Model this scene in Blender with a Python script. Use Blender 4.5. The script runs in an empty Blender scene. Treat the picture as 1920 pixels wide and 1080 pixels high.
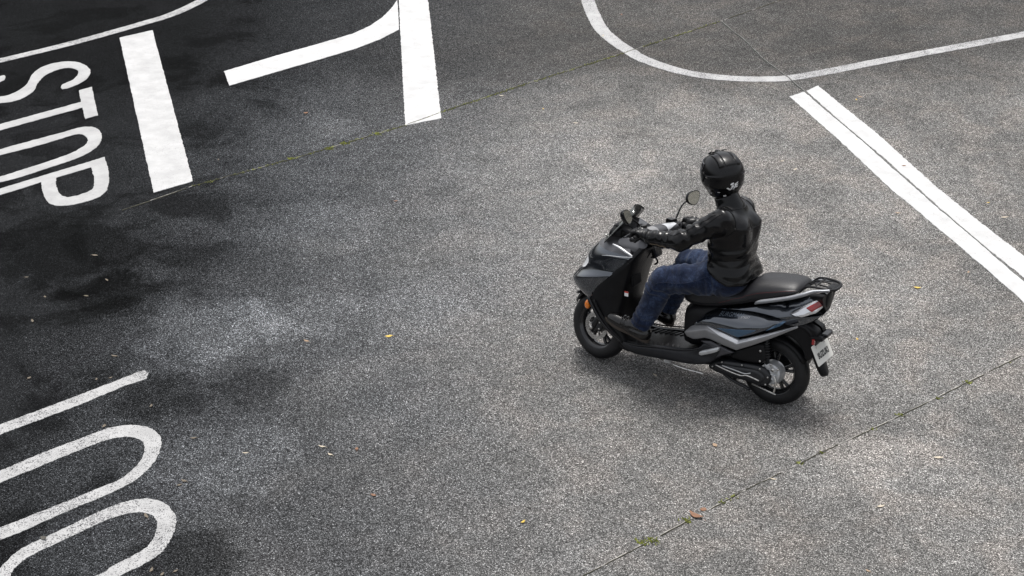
import bpy, bmesh, math, random
import numpy as np
from mathutils import Vector, Matrix
from mathutils.geometry import delaunay_2d_cdt, tessellate_polygon
from mathutils.bvhtree import BVHTree

rnd = random.Random(7)
rad = math.radians
scene = bpy.context.scene
col = scene.collection

# ------------------------------------------------------------------ camera
cam_data = bpy.data.cameras.new('camera')
cam = bpy.data.objects.new('camera', cam_data)
col.objects.link(cam)
cam_data.sensor_width = 36.0
cam_data.lens = 63.75
cam_data.clip_end = 2000
cam.matrix_world = Matrix((
    (-0.84198918, 0.21747656, -0.49371871, -4.18016365),
    (-0.53888675, -0.38245651, 0.75055186, 9.44092781),
    (-0.02559850, 0.89801502, 0.43921948, 5.85245253),
    (0, 0, 0, 1)))
scene.camera = cam

# ------------------------------------------------------------------ light
SUN_EL, SUN_AZ = 76.0, 300.0          # soft high sun behind cloud
world = bpy.data.worlds.new('World')
scene.world = world
world.use_nodes = True
wn, wl = world.node_tree.nodes, world.node_tree.links
for n in list(wn):
    wn.remove(n)
w_out = wn.new('ShaderNodeOutputWorld')
w_bg = wn.new('ShaderNodeBackground')
w_sky = wn.new('ShaderNodeTexSky')
w_sky.sky_type = 'NISHITA'
w_sky.sun_disc = False
w_sky.sun_elevation = rad(SUN_EL)
w_sky.sun_rotation = rad(90 - SUN_AZ)
w_sky.air_density = 1.0
w_sky.dust_density = 4.0
w_hs = wn.new('ShaderNodeHueSaturation')     # cloud cover: the sky is nearly white
w_hs.inputs['Saturation'].default_value = 0.22
w_bg.inputs['Strength'].default_value = 0.098
wl.new(w_sky.outputs['Color'], w_hs.inputs['Color'])
wl.new(w_hs.outputs['Color'], w_bg.inputs['Color'])
wl.new(w_bg.outputs['Background'], w_out.inputs['Surface'])
sun_data = bpy.data.lights.new('sun', 'SUN')
sun_data.energy = 1.5
sun_data.angle = rad(13)
sun_data.color = (1.0, 0.97, 0.93)
sun = bpy.data.objects.new('sun', sun_data)
col.objects.link(sun)
sd = Vector((math.cos(rad(SUN_EL)) * math.cos(rad(SUN_AZ)), math.cos(rad(SUN_EL)) * math.sin(rad(SUN_AZ)), math.sin(rad(SUN_EL))))
sun.rotation_euler = sd.to_track_quat('Z', 'Y').to_euler()
vs = scene.view_settings
vs.view_transform = 'Standard'
vs.look = 'None'
vs.exposure = 1.10
vs.gamma = 1.0
vs.use_curve_mapping = False
scene.render.engine = 'CYCLES'
scene.cycles.use_denoising = True
scene.cycles.max_bounces = 8

# ------------------------------------------------------------------ materials
MATS = {}


def nt(name):
    m = bpy.data.materials.new(name)
    m.use_nodes = True
    t = m.node_tree
    b = t.nodes['Principled BSDF']
    MATS[name] = m
    return m, t.nodes, t.links, b


def N(nodes, typ, **kw):
    n = nodes.new(typ)
    for k, v in kw.items():
        if k.startswith('i_'):
            n.inputs[k[2:].replace('_', ' ')].default_value = v
        else:
            setattr(n, k, v)
    return n


def ramp(nodes, stops):
    r = nodes.new('ShaderNodeValToRGB')
    e = r.color_ramp.elements
    while len(e) < len(stops):
        e.new(0.5)
    for el, (p, c) in zip(e, stops):
        el.position = p
        el.color = (c, c, c, 1) if not isinstance(c, tuple) else (*c, 1)
    return r


def simple(name, color, rough=0.5, metal=0.0, coat=0.0, bump=0.0, bscale=400, var=0.0, vscale=8, spec=0.5, coat_rough=0.03, **kw):
    m, nd, lk, b = nt(name)
    b.inputs['Base Color'].default_value = (*color, 1)
    b.inputs['Roughness'].default_value = rough
    b.inputs['Metallic'].default_value = metal
    b.inputs['Coat Weight'].default_value = coat
    b.inputs['Coat Roughness'].default_value = coat_rough
    b.inputs['Specular IOR Level'].default_value = spec
    for k, v in kw.items():
        b.inputs[k.replace('_', ' ')].default_value = v
    tc = N(nd, 'ShaderNodeTexCoord')
    if bump:
        n1 = N(nd, 'ShaderNodeTexNoise', i_Scale=bscale, i_Detail=3.0)
        bp = N(nd, 'ShaderNodeBump', i_Strength=bump, i_Distance=0.002)
        lk.new(tc.outputs['Object'], n1.inputs['Vector'])
        lk.new(n1.outputs['Fac'], bp.inputs['Height'])
        lk.new(bp.outputs['Normal'], b.inputs['Normal'])
    if var:
        n2 = N(nd, 'ShaderNodeTexNoise', i_Scale=vscale, i_Detail=5.0)
        lk.new(tc.outputs['Object'], n2.inputs['Vector'])
        r = ramp(nd, [(0.3, tuple(c * (1 - var) for c in color)), (0.7, tuple(min(1, c * (1 + var)) for c in color))])
        lk.new(n2.outputs['Fac'], r.inputs['Fac'])
        lk.new(r.outputs['Color'], b.inputs['Base Color'])
        mr = N(nd, 'ShaderNodeMapRange')
        mr.inputs['To Min'].default_value = max(0.02, rough - 0.08)
        mr.inputs['To Max'].default_value = min(1, rough + 0.1)
        lk.new(n2.outputs['Fac'], mr.inputs['Value'])
        lk.new(mr.outputs['Result'], b.inputs['Roughness'])
    return m


def math_node(nd, lk, op, a, b=None, clamp=False):
    n = N(nd, 'ShaderNodeMath', operation=op)
    n.use_clamp = clamp
    for i, v in enumerate((a, b)):
        if v is None:
            continue
        if isinstance(v, (int, float)):
            n.inputs[i].default_value = v
        else:
            lk.new(v, n.inputs[i])
    return n.outputs[0]


def mix_col(nd, lk, fac, a, b, mode='MIX'):
    n = N(nd, 'ShaderNodeMix', data_type='RGBA', blend_type=mode)
    for s, v in ((0, fac), (6, a), (7, b)):
        if isinstance(v, (int, float)):
            n.inputs[s].default_value = v
        elif isinstance(v, tuple):
            n.inputs[s].default_value = (*v, 1)
        else:
            lk.new(v, n.inputs[s])
    return n.outputs[2]


def aggregate(nd, lk, pos):
    """Exposed stone chippings of worn asphalt: returns (brightness, height)."""
    v1 = N(nd, 'ShaderNodeTexVoronoi', i_Scale=165.0)
    v2 = N(nd, 'ShaderNodeTexVoronoi', i_Scale=290.0)
    for v in (v1, v2):
        lk.new(pos, v.inputs['Vector'])
    s1 = N(nd, 'ShaderNodeSeparateColor')
    s2 = N(nd, 'ShaderNodeSeparateColor')
    lk.new(v1.outputs['Color'], s1.inputs['Color'])
    lk.new(v2.outputs['Color'], s2.inputs['Color'])
    r1 = ramp(nd, [(0.0, 0.26), (0.35, 0.58), (0.70, 0.95), (0.90, 1.4), (1.0, 2.3)])
    r2 = ramp(nd, [(0.0, 0.35), (0.6, 0.9), (1.0, 2.0)])
    lk.new(s1.outputs[0], r1.inputs['Fac'])
    lk.new(s2.outputs[0], r2.inputs['Fac'])
    gap = N(nd, 'ShaderNodeMapRange', i_From_Min=0.25, i_From_Max=0.75, i_To_Min=1.0, i_To_Max=0.55)
    lk.new(v1.outputs['Distance'], gap.inputs['Value'])
    b = math_node(nd, lk, 'MULTIPLY', r1.outputs['Color'], r2.outputs['Color'])
    b = math_node(nd, lk, 'MULTIPLY', b, gap.outputs['Result'])
    h = math_node(nd, lk, 'MULTIPLY', gap.outputs['Result'], s1.outputs[1])
    return b, h, s1.outputs[2]


def noise(nd, lk, pos, scale, detail=4.0, rough=0.55, dist=0.0):
    n = N(nd, 'ShaderNodeTexNoise', i_Scale=scale, i_Detail=detail, i_Roughness=rough, i_Distortion=dist)
    lk.new(pos, n.inputs['Vector'])
    return n.outputs['Fac']


def maprange(nd, lk, v, a, b, c=0.0, d=1.0, smooth=True):
    m = N(nd, 'ShaderNodeMapRange', i_From_Min=a, i_From_Max=b, i_To_Min=c, i_To_Max=d)
    if smooth:
        m.interpolation_type = 'SMOOTHSTEP'
    lk.new(v, m.inputs['Value'])
    return m.outputs['Result']


def asphalt_material():
    m, nd, lk, b = nt('worn_asphalt')
    pos = N(nd, 'ShaderNodeNewGeometry').outputs['Position']
    br, h, tint = aggregate(nd, lk, pos)
    big = noise(nd, lk, pos, 0.55, 5.0, 0.6, 0.4)
    mid = noise(nd, lk, pos, 2.3, 5.0, 0.65, 0.5)
    fine = noise(nd, lk, pos, 9.0, 4.0, 0.6)
    # bleached and grimy patches of the old surface
    patch = math_node(nd, lk, 'ADD', math_node(nd, lk, 'MULTIPLY', big, 0.9), math_node(nd, lk, 'MULTIPLY', mid, 0.7))
    patch = math_node(nd, lk, 'ADD', patch, math_node(nd, lk, 'MULTIPLY', fine, 0.35))
    lvl = maprange(nd, lk, patch, 0.72, 1.25, 0.70, 1.20)
    # newer, darker and damp STOP lane, plus a painted-in side shade gradient (dim); blotchy edge
    sep = N(nd, 'ShaderNodeSeparateXYZ')
    lk.new(pos, sep.inputs['Vector'])
    X, Y = sep.outputs[0], sep.outputs[1]

    def lin(a_, b_):
        return math_node(nd, lk, 'ADD', math_node(nd, lk, 'MULTIPLY', X, a_), math_node(nd, lk, 'MULTIPLY', Y, b_))

    def centred(v, k):
        return math_node(nd, lk, 'MULTIPLY', math_node(nd, lk, 'SUBTRACT', v, 0.5), k)
    blot = noise(nd, lk, pos, 1.15, 6.0, 0.62, 0.8)
    uu = math_node(nd, lk, 'ADD', lin(0.842, 0.539), centred(big, 1.6))
    uu = math_node(nd, lk, 'ADD', uu, centred(blot, 1.7))
    uu = math_node(nd, lk, 'ADD', uu, centred(mid, 1.0))
    dim = maprange(nd, lk, uu, 0.4, 4.4)
    dark = maprange(nd, lk, uu, 3.3, 5.4)
    # darker ground beyond the rounded corner line
    far = maprange(nd, lk, math_node(nd, lk, 'ADD', lin(0.494, -0.750), centred(blot, 1.2)), 4.8, 6.2)
    lvl = math_node(nd, lk, 'MULTIPLY', lvl, maprange(nd, lk, far, 0, 1, 1.0, 0.52, False))
    lvl = math_node(nd, lk, 'MULTIPLY', lvl, maprange(nd, lk, dim, 0, 1, 1.0, 0.36, False))
    lvl = math_node(nd, lk, 'MULTIPLY', lvl, maprange(nd, lk, dark, 0, 1, 1.0, 0.30, False))
    # bleached, traffic-worn middle of the junction
    dx_ = math_node(nd, lk, 'SUBTRACT', X, 1.6)
    dy_ = math_node(nd, lk, 'ADD', Y, 1.6)
    rr_ = math_node(nd, lk, 'SQRT', math_node(nd, lk, 'ADD', math_node(nd, lk, 'MULTIPLY', dx_, dx_), math_node(nd, lk, 'MULTIPLY', dy_, dy_)))
    worn = maprange(nd, lk, math_node(nd, lk, 'ADD', rr_, centred(blot, 2.4)), 1.2, 3.8, 1.18, 1.0)
    lvl = math_node(nd, lk, 'MULTIPLY', lvl, worn)
    # single stains with ragged edges: oily damp patches and pale scuffed, dusty ones
    rag = noise(nd, lk, pos, 3.4, 7.0, 0.72, 0.6)
    for cx, cy, rad_, gain in ((5.76, 0.59, 0.75, 0.45), (4.95, 1.00, 0.42, 0.40), (3.56, 1.98, 0.34, 0.45), (3.10, 1.55, 0.30, 0.62), (2.15, 3.35, 0.40, 0.45),
                               (3.90, 1.12, 0.62, 1.75), (3.55, 0.60, 0.50, 1.30), (2.62, 2.38, 0.50, 1.45), (4.30, -0.75, 0.55, 1.25), (3.30, -2.9, 0.95, 1.18), (2.75, 0.10, 0.50, 1.15), (-0.6, 0.55, 0.5, 1.14), (-1.0, 0.3, 0.4, 1.12), (5.75, -2.35, 0.45, 1.35)):
        ex = math_node(nd, lk, 'SUBTRACT', X, cx)
        ey = math_node(nd, lk, 'SUBTRACT', Y, cy)
        dd = math_node(nd, lk, 'SQRT', math_node(nd, lk, 'ADD', math_node(nd, lk, 'MULTIPLY', ex, ex), math_node(nd, lk, 'MULTIPLY', ey, ey)))
        dd = math_node(nd, lk, 'ADD', dd, centred(rag, rad_ * 2.6))
        lvl = math_node(nd, lk, 'MULTIPLY', lvl, maprange(nd, lk, dd, rad_ * 0.55, rad_ * 1.15, gain, 1.0))
    # damp stains inside the dark lane
    damp = maprange(nd, lk, blot, 0.52, 0.60, 1.0, 0.55)
    lvl = math_node(nd, lk, 'MULTIPLY', lvl, math_node(nd, lk, 'ADD', 1.0, math_node(nd, lk, 'MULTIPLY', maprange(nd, lk, dark, 0.12, 0.7), math_node(nd, lk, 'SUBTRACT', damp, 1.0))))
    br = math_node(nd, lk, 'POWER', br, math_node(nd, lk, 'ADD', 1.0, math_node(nd, lk, 'MULTIPLY', dim, 0.35)))
    flat = maprange(nd, lk, dark, 0.75, 1.0, 0.0, 0.30)           # tighter chippings there
    br = mix_col(nd, lk, flat, br, (0.6, 0.6, 0.6))
    warm = mix_col(nd, lk, maprange(nd, lk, mid, 0.42, 0.66), (0.234, 0.230, 0.224), (0.246, 0.231, 0.218))
    cool = mix_col(nd, lk, dim, warm, (0.205, 0.216, 0.232))
    c = mix_col(nd, lk, 1.0, cool, br, 'MULTIPLY')
    g = N(nd, 'ShaderNodeCombineColor')
    for i in range(3):
        lk.new(lvl, g.inputs[i])
    c = mix_col(nd, lk, 1.0, c, g.outputs['Color'], 'MULTIPLY')
    lk.new(c, b.inputs['Base Color'])
    lk.new(maprange(nd, lk, dark, 0.3, 1.0, 0.95, 0.9), b.inputs['Roughness'])
    b.inputs['Specular IOR Level'].default_value = 0.03
    bp = N(nd, 'ShaderNodeBump', i_Strength=0.55, i_Distance=0.006)
    lk.new(h, bp.inputs['Height'])
    lk.new(bp.outputs['Normal'], b.inputs['Normal'])
    return m


def paint_material(name, value, wear, tint=(1, 1, 1)):
    """Road paint; wear 0..1 lets the chippings show through."""
    m, nd, lk, b = nt(name)
    pos = N(nd, 'ShaderNodeNewGeometry').outputs['Position']
    br, h, tint_v = aggregate(nd, lk, pos)
    pits = noise(nd, lk, pos, 130.0, 2.0)
    zone = noise(nd, lk, pos, 1.7, 4.0, 0.6, 0.6)
    zone2 = noise(nd, lk, pos, 14.0, 4.0, 0.6)
    z = math_node(nd, lk, 'ADD', math_node(nd, lk, 'MULTIPLY', zone, 0.6), math_node(nd, lk, 'MULTIPLY', zone2, 0.4))
    thr = maprange(nd, lk, z, 0.36, 0.62, 0.22 + 0.14 * wear, 0.27 + 0.27 * wear)
    mask = math_node(nd, lk, 'GREATER_THAN', thr, pits)
    film = noise(nd, lk, pos, 5.0, 5.0, 0.65)
    film = maprange(nd, lk, film, 0.3, 0.7, 0.80, 1.0)
    wcol = N(nd, 'ShaderNodeCombineColor')
    for i in range(3):
        lk.new(math_node(nd, lk, 'MULTIPLY', film, value * tint[i]), wcol.inputs[i])
    dk = mix_col(nd, lk, 1.0, (0.16, 0.16, 0.165), br, 'MULTIPLY')
    c = mix_col(nd, lk, mask, wcol.outputs['Color'], dk)
    lk.new(c, b.inputs['Base Color'])
    b.inputs['Roughness'].default_value = 0.75
    b.inputs['Specular IOR Level'].default_value = 0.3
    bp = N(nd, 'ShaderNodeBump', i_Strength=0.25, i_Distance=0.004)
    lk.new(h, bp.inputs['Height'])
    lk.new(bp.outputs['Normal'], b.inputs['Normal'])
    return m


asphalt_material()
paint_material('fresh_paint', 0.50, 0.22)
paint_material('grubby_paint', 0.44, 0.26)
paint_material('shaded_paint', 0.37, 0.2)  # white dimmed in its colour for the shade on the STOP side
paint_material('worn_shaded_paint', 0.37, 0.85)  # real wear, with the same side shade also put into the value
paint_material('speckled_paint', 0.38, 0.85)
simple('joint_dark', (0.085, 0.083, 0.060), 0.95, bump=0.3, bscale=200)
simple('joint_grit', (0.13, 0.13, 0.125), 0.95, bump=0.3, bscale=200, var=0.4, vscale=60)
simple('joint_pale', (0.30, 0.29, 0.27), 0.95, bump=0.3, bscale=200, var=0.4, vscale=40)
simple('moss', (0.17, 0.19, 0.03), 0.9, var=0.5, vscale=25)
simple('leaf_tan', (0.33, 0.23, 0.15), 0.7, var=0.35, vscale=30)
simple('leaf_yellow', (0.55, 0.38, 0.06), 0.65, var=0.3, vscale=30)
simple('leaf_pale', (0.48, 0.42, 0.33), 0.7, var=0.3, vscale=30)
simple('leaf_brown', (0.20, 0.10, 0.055), 0.7, var=0.4, vscale=30)
simple('leaf_dull', (0.13, 0.105, 0.075), 0.7, var=0.4, vscale=30)
simple('leaf_dark', (0.06, 0.055, 0.045), 0.7, var=0.4, vscale=30)

simple('navy_paint', (0.042, 0.051, 0.066), 0.18, metal=0.9, coat=1.0, bump=0.02, bscale=2500, Coat_IOR=1.85)
simple('blue_reflection', (0.05, 0.11, 0.19), 0.3, metal=0.6, coat=1.0)
simple('black_plastic', (0.007, 0.007, 0.008), 0.38, spec=0.2, bump=0.25, bscale=900, var=0.2, vscale=12)
simple('smooth_black', (0.006, 0.006, 0.007), 0.2, spec=0.4, bump=0.02, bscale=500)
simple('belly_plastic', (0.010, 0.011, 0.014), 0.34, spec=0.4, bump=0.12, bscale=900, var=0.2, vscale=9)
simple('grey_trim', (0.26, 0.26, 0.265), 0.40, metal=0.25, bump=0.05, bscale=1500, var=0.12, vscale=10)
simple('dark_grey_trim', (0.05, 0.05, 0.056), 0.40, metal=0.2, bump=0.05, bscale=1500, var=0.12, vscale=10)
simple('cowl_grey', (0.12, 0.12, 0.128), 0.34, metal=0.3, bump=0.05, bscale=1500, var=0.12, vscale=10)
simple('rail_grey', (0.30, 0.31, 0.33), 0.32, metal=0.4, bump=0.05, bscale=1500, var=0.1, vscale=12)
simple('silver_trim', (0.55, 0.56, 0.58), 0.30, metal=0.45, bump=0.03, bscale=1500, var=0.08, vscale=12)
simple('seat_vinyl', (0.012, 0.012, 0.014), 0.40, spec=0.4, bump=0.35, bscale=700, var=0.12, vscale=9)
simple('red_thread', (0.12, 0.010, 0.014), 0.6)
simple('rubber', (0.010, 0.010, 0.011), 0.5, spec=0.35, bump=0.3, bscale=600, var=0.3, vscale=18)
simple('rim_black', (0.010, 0.010, 0.011), 0.25, coat=0.4)
simple('alloy', (0.52, 0.53, 0.54), 0.35, metal=0.5, bump=0.25, bscale=500, var=0.15, vscale=25)
simple('steel', (0.60, 0.59, 0.57), 0.28, metal=1.0, bump=0.05, bscale=300, var=0.15, vscale=30)
simple('engine_black', (0.009, 0.010, 0.012), 0.34, metal=0.0, spec=0.5, bump=0.2, bscale=500, var=0.25, vscale=14)
simple('plate_white', (0.60, 0.595, 0.56), 0.4, var=0.04, vscale=12)
simple('ink_black', (0.012, 0.012, 0.012), 0.5)
simple('ink_white', (0.8, 0.8, 0.8), 0.45)
simple('ink_grey', (0.16, 0.19, 0.23), 0.35, metal=0.5)
simple('ink_red', (0.5, 0.05, 0.03), 0.5)
simple('amber_lens', (0.85, 0.22, 0.01), 0.15, coat=1.0)
simple('red_lens', (0.30, 0.008, 0.010), 0.10, coat=1.0)
simple('clear_lens', (0.75, 0.76, 0.78), 0.06, metal=0.65, coat=1.0)
simple('headlight_lens', (0.80, 0.82, 0.84), 0.08, metal=0.1, coat=1.0)
simple('mirror_glass', (0.62, 0.62, 0.56), 0.02, metal=1.0)
simple('screen_smoke', (0.05, 0.055, 0.05), 0.05, Alpha=0.8, coat=1.0)
simple('leather', (0.004, 0.004, 0.0045), 0.20, bump=0.5, bscale=48, var=0.25, vscale=14, spec=0.3)
simple('glove_leather', (0.005, 0.005, 0.006), 0.38, spec=0.4, bump=0.35, bscale=220, var=0.25, vscale=20)
simple('boot_leather', (0.005, 0.0045, 0.0045), 0.22, bump=0.2, bscale=120, var=0.3, vscale=20, spec=0.6)
simple('sole', (0.045, 0.035, 0.028), 0.8, bump=0.3, bscale=300)
simple('helmet_black', (0.003, 0.003, 0.0035), 0.24, spec=0.35, bump=0.05, bscale=1500, var=0.1, vscale=9)
simple('visor_smoke', (0.01, 0.01, 0.012), 0.05, coat=1.0)
simple('skin', (0.45, 0.27, 0.19), 0.5, bump=0.1, bscale=300, Subsurface_Weight=0.1)
simple('zip_brown', (0.16, 0.12, 0.08), 0.4, metal=0.5)


def denim_material():
    m, nd, lk, b = nt('denim')
    tc = N(nd, 'ShaderNodeTexCoord').outputs['Object']
    big = noise(nd, lk, tc, 7.0, 5.0, 0.65, 0.6)
    streak = N(nd, 'ShaderNodeMapping')
    streak.inputs['Scale'].default_value = (260, 260, 60)
    lk.new(tc, streak.inputs['Vector'])
    weave = noise(nd, lk, streak.outputs['Vector'], 1.0, 2.0)
    blot = noise(nd, lk, tc, 55.0, 4.0, 0.7)
    f = math_node(nd, lk, 'ADD', math_node(nd, lk, 'MULTIPLY', big, 0.55), math_node(nd, lk, 'MULTIPLY', weave, 0.25))
    f = math_node(nd, lk, 'ADD', f, math_node(nd, lk, 'MULTIPLY', blot, 0.3))
    r = ramp(nd, [(0.40, (0.003, 0.005, 0.014)), (0.55, (0.009, 0.0165, 0.042)), (0.74, (0.058, 0.084, 0.150))])
    lk.new(f, r.inputs['Fac'])
    lk.new(r.outputs['Color'], b.inputs['Base Color'])
    b.inputs['Roughness'].default_value = 0.9
    b.inputs['Specular IOR Level'].default_value = 0.15
    b.inputs['Sheen Weight'].default_value = 0.15
    bp = N(nd, 'ShaderNodeBump', i_Strength=0.5, i_Distance=0.003)
    lk.new(math_node(nd, lk, 'ADD', blot, math_node(nd, lk, 'MULTIPLY', weave, 0.4)), bp.inputs['Height'])
    lk.new(bp.outputs['Normal'], b.inputs['Normal'])


denim_material()

# ------------------------------------------------------------------ helpers


def link(name, me, mat, parent=None, smooth=True):
    me.materials.append(MATS[mat])
    if smooth:
        me.polygons.foreach_set('use_smooth', [True] * len(me.polygons))
    o = bpy.data.objects.new(name, me)
    col.objects.link(o)
    if parent is not None:
        o.parent = parent
    return o


def build(name, verts, faces, mat, parent=None, smooth=True, sharp=None, fix=True):
    me = bpy.data.meshes.new(name)
    me.from_pydata([tuple(map(float, v)) for v in verts], [], faces)
    if fix:
        bm = bmesh.new()
        bm.from_mesh(me)
        bmesh.ops.recalc_face_normals(bm, faces=bm.faces)
        if sharp is not None:
            for e in bm.edges:
                if len(e.link_faces) == 2 and e.calc_face_angle(0) > rad(sharp):
                    e.smooth = False
        bm.to_mesh(me)
        bm.free()
    return link(name, me, mat, parent, smooth)


def thing(name, label, cat, group=None, loc=(0, 0, 0), rot=(0, 0, 0)):
    o = bpy.data.objects.new(name, None)
    o.empty_display_size = 0.1
    col.objects.link(o)
    o.location, o.rotation_euler = loc, rot
    return tag(o, label, cat, group)


def tag(o, label, cat, group=None):
    o['label'], o['category'] = label, cat
    if group:
        o['group'] = group
    return o


def densify(pts, step, closed=True):
    out, n = [], len(pts)
    for i in range(n if closed else n - 1):
        a, b = np.array(pts[i], float), np.array(pts[(i + 1) % n], float)
        k = max(1, int(math.ceil(np.linalg.norm(b - a) / step)))
        out += [tuple(a + (b - a) * j / k) for j in range(k)]
    if not closed:
        out.append(tuple(pts[-1]))
    return out


def catmull(pts, per=6, closed=False):
    P = [np.array(p, float) for p in pts]
    n = len(P)
    out = []
    for i in range(n if closed else n - 1):
        if closed:
            p0, p1, p2, p3 = P[i - 1], P[i], P[(i + 1) % n], P[(i + 2) % n]
        else:
            p0, p1, p2, p3 = P[max(i - 1, 0)], P[i], P[i + 1], P[min(i + 2, n - 1)]
        for j in range(per):
            t = j / per
            out.append(0.5 * (2 * p1 + (p2 - p0) * t + (2 * p0 - 5 * p1 + 4 * p2 - p3) * t * t + (3 * p1 - p0 - 3 * p2 + p3) * t ** 3))
    if not closed:
        out.append(P[-1])
    return [tuple(map(float, p)) for p in out]


def tube_mesh(path, r, seg=8, flat=1.0):
    """Tube along path; r number or list. flat squashes the second axis."""
    P = [Vector(p) for p in path]
    n = len(P)
    R = r if isinstance(r, (list, tuple)) else [r] * n
    V, F = [], []
    up = Vector((0, 0, 1))
    for i in range(n):
        t = (P[min(i + 1, n - 1)] - P[max(i - 1, 0)]).normalized()
        if abs(t.dot(up)) > 0.95:
            up = Vector((0, 1, 0))
        a = t.cross(up).normalized()
        b = a.cross(t).normalized()
        up = b
        for k in range(seg):
            an = 2 * math.pi * k / seg
            V.append(P[i] + a * (R[i] * math.cos(an)) + b * (R[i] * flat * math.sin(an)))
    for i in range(n - 1):
        for k in range(seg):
            k2 = (k + 1) % seg
            F.append((i * seg + k, i * seg + k2, (i + 1) * seg + k2, (i + 1) * seg + k))
    F.append(tuple(range(seg))[::-1])
    F.append(tuple((n - 1) * seg + k for k in range(seg)))
    return V, F


def join(*parts):
    V, F = [], []
    for v, f in parts:
        o = len(V)
        V += [tuple(x) for x in v]
        F += [tuple(i + o for i in q) for q in f]
    return V, F


def loft(rings, caps=True, closed=True):
    n = len(rings[0])
    V = [v for r in rings for v in r]
    F = []
    for i in range(len(rings) - 1):
        for k in range(n if closed else n - 1):
            k2 = (k + 1) % n
            F.append((i * n + k, i * n + k2, (i + 1) * n + k2, (i + 1) * n + k))
    if caps and closed:
        F.append(tuple(range(n))[::-1])
        F.append(tuple((len(rings) - 1) * n + k for k in range(n)))
    return V, F


def box(c, s, rot=None):
    cx, cy, cz = c
    a, b, d = s[0] / 2, s[1] / 2, s[2] / 2
    V = [Vector((x, y, z)) for x in (-a, a) for y in (-b, b) for z in (-d, d)]
    if rot is not None:
        V = [rot @ v for v in V]
    V = [(v.x + cx, v.y + cy, v.z + cz) for v in V]
    return V, [(0, 1, 3, 2), (4, 6, 7, 5), (0, 4, 5, 1), (2, 3, 7, 6), (0, 2, 6, 4), (1, 5, 7, 3)]


def bevel(o, w, seg=2):
    m = o.modifiers.new('bevel', 'BEVEL')
    m.width, m.segments, m.limit_method, m.angle_limit = w, seg, 'ANGLE', rad(35)
    return o


def subsurf(o, lv=1):
    m = o.modifiers.new('subsurf', 'SUBSURF')
    m.levels = m.render_levels = lv
    return o


def lathe_y(profile, c, seg=48, closed=True):
    """profile of (r, y) turned about an axis along y through c"""
    V, F = [], []
    n = len(profile)
    for k in range(seg):
        a = 2 * math.pi * k / seg
        for r, y in profile:
            V.append((c[0] + r * math.cos(a), c[1] + y, c[2] + r * math.sin(a)))
    for k in range(seg):
        k2 = (k + 1) % seg
        for i in range(n if closed else n - 1):
            j = (i + 1) % n
            F.append((k * n + i, k * n + j, k2 * n + j, k2 * n + i))
    return V, F


def poly_dist(P, poly):
    A = np.array(poly)
    B = np.roll(A, -1, axis=0)
    d = np.full(len(P), 1e9)
    for a, b in zip(A, B):
        ab = b - a
        t = np.clip(((P - a) @ ab) / max(1e-12, ab @ ab), 0, 1)
        d = np.minimum(d, np.linalg.norm(P - (a + t[:, None] * ab), axis=1))
    return d


def inside(P, poly):
    A = np.array(poly)
    B = np.roll(A, -1, axis=0)
    c = np.zeros(len(P), bool)
    for a, b in zip(A, B):
        if a[1] == b[1]:
            continue
        m = ((a[1] > P[:, 1]) != (b[1] > P[:, 1])) & (P[:, 0] < (b[0] - a[0]) * (P[:, 1] - a[1]) / (b[1] - a[1]) + a[0])
        c ^= m
    return c


def panel_mesh(poly, yfun, t=0.012, r=0.008, step=0.014, side=1, smooth_outline=True):
    """A pillowed body panel: outline in (x, z), outer face at y = yfun(x, z), rounded rim, skirt t deep."""
    if smooth_outline:
        poly = [p for p in catmull([(a, b) for a, b in poly], 3, True)]
    poly = densify(poly, step)
    pa = np.array(poly)
    tang = np.roll(pa, -1, 0) - np.roll(pa, 1, 0)
    tang /= np.linalg.norm(tang, axis=1)[:, None] + 1e-9
    area = 0.5 * np.sum(pa[:, 0] * np.roll(pa[:, 1], -1) - np.roll(pa[:, 0], -1) * pa[:, 1])
    nrm = np.stack([-tang[:, 1], tang[:, 0]], 1) * (1 if area > 0 else -1)
    cand = []
    for k in (0.3, 1.0):
        q = pa + nrm * r * k
        keep = (poly_dist(q, poly) > r * k * 0.9) & inside(q, poly)
        cand.append(q[keep])
    lo, hi = pa.min(0), pa.max(0)
    gx, gz = np.meshgrid(np.arange(lo[0], hi[0], step), np.arange(lo[1], hi[1], step))
    g = np.stack([gx.ravel(), gz.ravel()], 1)
    g = g[inside(g, poly)]
    if len(g):
        g = g[poly_dist(g, poly) > r * 1.4]
    cand.append(g)
    pts = np.vstack([pa] + [c for c in cand if len(c)])
    n = len(pa)
    vs_, _, fs, *_ = delaunay_2d_cdt([Vector(p) for p in pts], [(i, (i + 1) % n) for i in range(n)], [], 1, 1e-6)
    P = np.array([(v.x, v.y) for v in vs_])
    d = np.minimum(poly_dist(P, poly) / r, 1)
    drop = r * 0.8 * (1 - np.sqrt(np.maximum(0, 1 - (1 - d) ** 2)))
    V = [(x, side * (yfun(x, z) - dr), z) for (x, z), dr in zip(P, drop)]
    F = [tuple(f) for f in fs]
    # skirt
    cnt = {}
    for f in F:
        for i in range(len(f)):
            e = (f[i], f[(i + 1) % len(f)])
            cnt[tuple(sorted(e))] = cnt.get(tuple(sorted(e)), 0) + 1
    low = {}
    for e, c in cnt.items():
        if c == 1:
            for i in e:
                if i not in low:
                    low[i] = len(V)
                    V.append((V[i][0], V[i][1] - side * t, V[i][2]))
            F.append((e[0], e[1], low[e[1]], low[e[0]]))
    return V, F


def panel(name, poly, yfun, mat, parent, both=True, **kw):
    o = build(name, *panel_mesh(poly, yfun, side=1, **kw), mat, parent, sharp=50)
    if both:
        build(name, *panel_mesh(poly, yfun, side=-1, **kw), mat, parent, sharp=50)
    return o


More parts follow.
